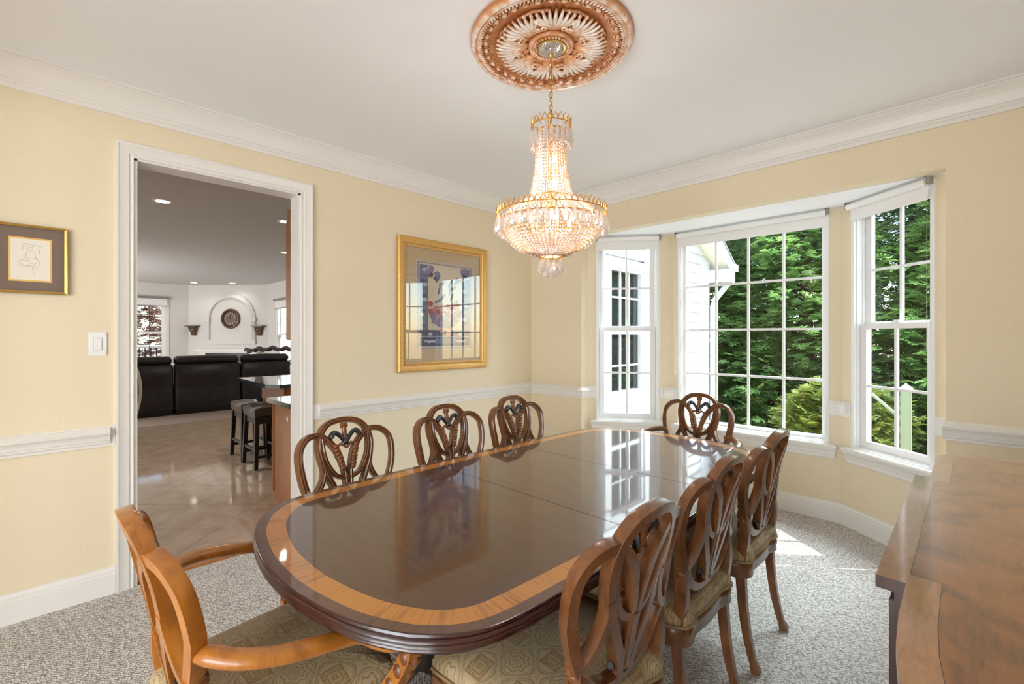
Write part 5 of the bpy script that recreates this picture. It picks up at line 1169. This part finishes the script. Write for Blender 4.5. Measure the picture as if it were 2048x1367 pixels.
# conifers
def spray_mesh(name, n, H_, R_, seed, matn, droop=0.25, hmin=0.0, size=1.0, shape='cone'):
    rn = random.Random(seed); g = MB()
    vs, fs = g.v, g.f
    for k in range(n):
        t = rn.random() ** 1.0; z = hmin + t * (H_ - hmin)
        if shape == 'cone': rr = R_ * (1 - 0.75 * (z / H_) ** 1.6) * (0.82 + 0.18 * math.sin(5 * z + 3 * math.sin(k)))
        else: rr = R_ * math.sqrt(max(0.02, 1 - (2 * (z - hmin) / (H_ - hmin) - 1) ** 2))
        a = rn.uniform(0, 2 * PI); rad = rr * (rn.uniform(0.55, 1.06) ** 0.6)
        lump = 1 + 0.16 * math.sin(a * 5 + z * 2.3) + 0.10 * math.sin(a * 9 - z * 4.1); rad *= lump
        c = Vector((rad * math.cos(a), rad * math.sin(a), z))
        d = Vector((math.cos(a + rn.uniform(-.7, .7)), math.sin(a + rn.uniform(-.7, .7)), rn.uniform(-0.15, 0.75))).normalized()
        L_ = rn.uniform(0.16, 0.32) * size; side = d.cross(Vector((rn.uniform(-.5, .5), rn.uniform(-.5, .5), 1))).normalized(); up = side.cross(d)
        nb = 5
        for b in range(nb):
            f0 = b / nb; base = c + d * L_ * f0 - Vector((0, 0, droop * L_ * f0 * f0))
            for sg_ in (-1, 1):
                ll = L_ * (0.55 - 0.34 * f0) * rn.uniform(0.8, 1.2); dd = (d * 0.75 + side * sg_ * 0.85 + up * rn.uniform(-.25, .25)).normalized(); w_ = side * 0 + up * 0
                wv = (d * 0.9 - side * sg_ * 0.5).normalized() * 0.020 * size
                tip = base + dd * ll - Vector((0, 0, droop * ll * 0.5)); mid = base + dd * ll * 0.55
                o_ = len(vs); vs.extend([tuple(base), tuple(mid + wv), tuple(tip), tuple(mid - wv)]); fs.append((o_, o_ + 1, o_ + 2, o_ + 3))
        o_ = len(vs); e_ = c + d * L_ * 1.15 - Vector((0, 0, droop * L_)); wv = side * 0.016 * size; mid = c + d * L_ * 0.55 - Vector((0, 0, droop * L_ * 0.3)); vs.extend([tuple(c), tuple(mid + wv), tuple(e_), tuple(mid - wv)]); fs.append((o_, o_ + 1, o_ + 2, o_ + 3))
    g.mi = [0] * len(g.f)
    me = bpy.data.meshes.new(name); me.from_pydata(g.v, [], g.f); me.materials.append(M[matn]); me.update(); return me
def trunk_mesh(H_, r, seed):
    rn = random.Random(seed); g = MB(); g.tube([(0, 0, -0.1), (0.03, 0.02, H_ * 0.4), (0, 0, H_ * 0.95)], [r, r * 0.7, r * 0.15], 8)
    for k in range(26):
        z = rn.uniform(0.3, H_ * 0.8); a = rn.uniform(0, 2 * PI); L_ = 0.9 * (1 - 0.7 * z / H_); g.tube([(0, 0, z), (L_ * 0.5 * math.cos(a), L_ * 0.5 * math.sin(a), z + 0.15), (L_ * math.cos(a), L_ * math.sin(a), z + 0.45)], [0.03, 0.02, 0.006], 5)
    return g.mesh('trunk', 'bark', 40)
FM = [spray_mesh('foliage', 7600, 6.2, 1.40, 11, 'leaf'), spray_mesh('foliage', 7600, 6.6, 1.45, 12, 'leaf')]
TM = trunk_mesh(6.0, 0.16, 5)
def tree(loc, rz, sc, me, lab, grp='evergreens outside the bay window', nm='evergreen_tree'):
    o = thing(nm, lab, 'tree', loc, rz, grp); o.scale = (sc, sc, sc)
    f = bpy.data.objects.new('foliage', me); COL.objects.link(f); f.parent = o; f['kind'] = 'stuff'
    t = bpy.data.objects.new('trunk', TM); COL.objects.link(t); t.parent = o
TL = [((-1.3, 7.0, -0.55), 0.4, 1.0, 0, 'dense evergreen tree just beyond the gutter corner of the white house wing'),
      ((1.1, 6.5, -0.55), 1.9, 1.0, 1, 'dense evergreen tree filling the middle of the large bay window'),
      ((3.5, 6.7, -0.55), 3.3, 1.0, 0, 'dense evergreen tree filling the right bay window'),
      ((5.9, 7.4, -0.55), 5.0, 1.1, 1, 'outermost evergreen tree to the right of the other front-row evergreens'),
      ((-0.2, 9.8, -0.55), 2.4, 1.25, 0, 'back-row evergreen between the house wing and the middle evergreen'),
      ((2.4, 9.7, -0.55), 4.4, 1.25, 1, 'back-row evergreen glimpsed through the gap behind the bay corner'),
      ((4.9, 9.9, -0.55), 0.9, 1.25, 0, 'back-row evergreen glimpsed behind the right bay window evergreen')]
for loc, rz, sc, k, lab in TL:
    tree(loc, rz, sc, FM[k], lab)
gb = spray_mesh('foliage', 1400, 1.32, 0.68, 21, 'leaf_gold', 0.2, 0.0, 0.8, 'ball')
o = thing('golden_shrub', 'yellow green conifer shrub low in front of the dark evergreens', 'shrub', (1.98, 4.3, -0.6), 0.3)
f = bpy.data.objects.new('foliage', gb); COL.objects.link(f); f.parent = o; f['kind'] = 'stuff'
MB().tube([(0, 0, 0), (0, 0, 1.2)], [0.04, 0.015], 6).build('stem', 'bark', o)
# unseen tree added to keep sun off the upper bay
big = spray_mesh('foliage', 2600, 4.2, 2.3, 31, 'leaf', 0.3, 0.0, 1.7, 'ball')
EAST = Vector((2.9, 0.3, 3.4)) - SUN_DIR * 6.0 + Vector((0.63, -0.78, 0)) * 1.0
o = thing('sun_block_tree', 'unseen tree added east of the house to block sun from upper bay', 'tree', (EAST.x, EAST.y, -0.55), 0)
f = bpy.data.objects.new('foliage', big); COL.objects.link(f); f.parent = o; f.location = (0, 0, EAST.z + 0.55); f['kind'] = 'stuff'
MB().tube([(0, 0, 0), (0.1, 0, 4.0), (0, 0, 9.0)], [0.22, 0.17, 0.06], 10).build('trunk', 'bark', o)
pt = thing('garden_post', 'pale green square post with a cap outside the right bay window', 'post', (2.79, 3.0, -0.56))
MB().bbox(-0.045, -0.045, 0, 0.045, 0.045, 1.36, 0.006).build('shaft', 'post_green', pt); m = MB(); m.bbox(-0.06, -0.06, 1.36, 0.06, 0.06, 1.385, 0.005); m.add([(-0.055, -0.055, 1.385), (0.055, -0.055, 1.385), (0.055, 0.055, 1.385), (-0.055, 0.055, 1.385), (0, 0, 1.44)], [(0, 1, 4), (1, 2, 4), (2, 3, 4), (3, 0, 4)]); m.build('cap', 'post_green', pt, 0)
MB().tube([(-0.045, 0, 1.05), (-0.30, 0, 1.30)], 0.018, 6).build('brace', 'post_green', pt)

# outside the far family-room windows
dk = thing('deck_railing', 'white deck railing with dark balusters outside the far family-room window', 'railing', (-13.4, -1.9, -0.55))
m = MB(); m.box(-0.04, -1.6, 1.62, 0.04, 1.6, 1.70); m.build('top_rail', 'deck', dk, 0); MB().box(-0.03, -1.6, 1.0, 0.03, 1.6, 1.06).build('bottom_rail', 'deck', dk, 0)
for k in range(24): MB().box(-0.012, -1.55 + k * 0.13, 1.06, 0.012, -1.525 + k * 0.13, 1.62).build('baluster', 'iron', dk, 0)
for y in (-1.6, 1.6): MB().box(-0.05, y - 0.05, 0, 0.05, y + 0.05, 1.78).build('post', 'deck', dk, 0)
sh = thing('bronze_hedge', 'bronze leaved hedge beyond the deck railing outside the far window', 'hedge', (-15.6, -2.2, -0.55))
f = bpy.data.objects.new('foliage', spray_mesh('foliage', 2200, 3.6, 1.6, 41, 'shrub_brown', 0.2, 0.0, 1.2, 'ball')); COL.objects.link(f); f.parent = sh; f['kind'] = 'stuff'
MB().tube([(0, 0, 0), (0, 0, 2.2)], [0.08, 0.02], 6).build('stem', 'bark', sh)
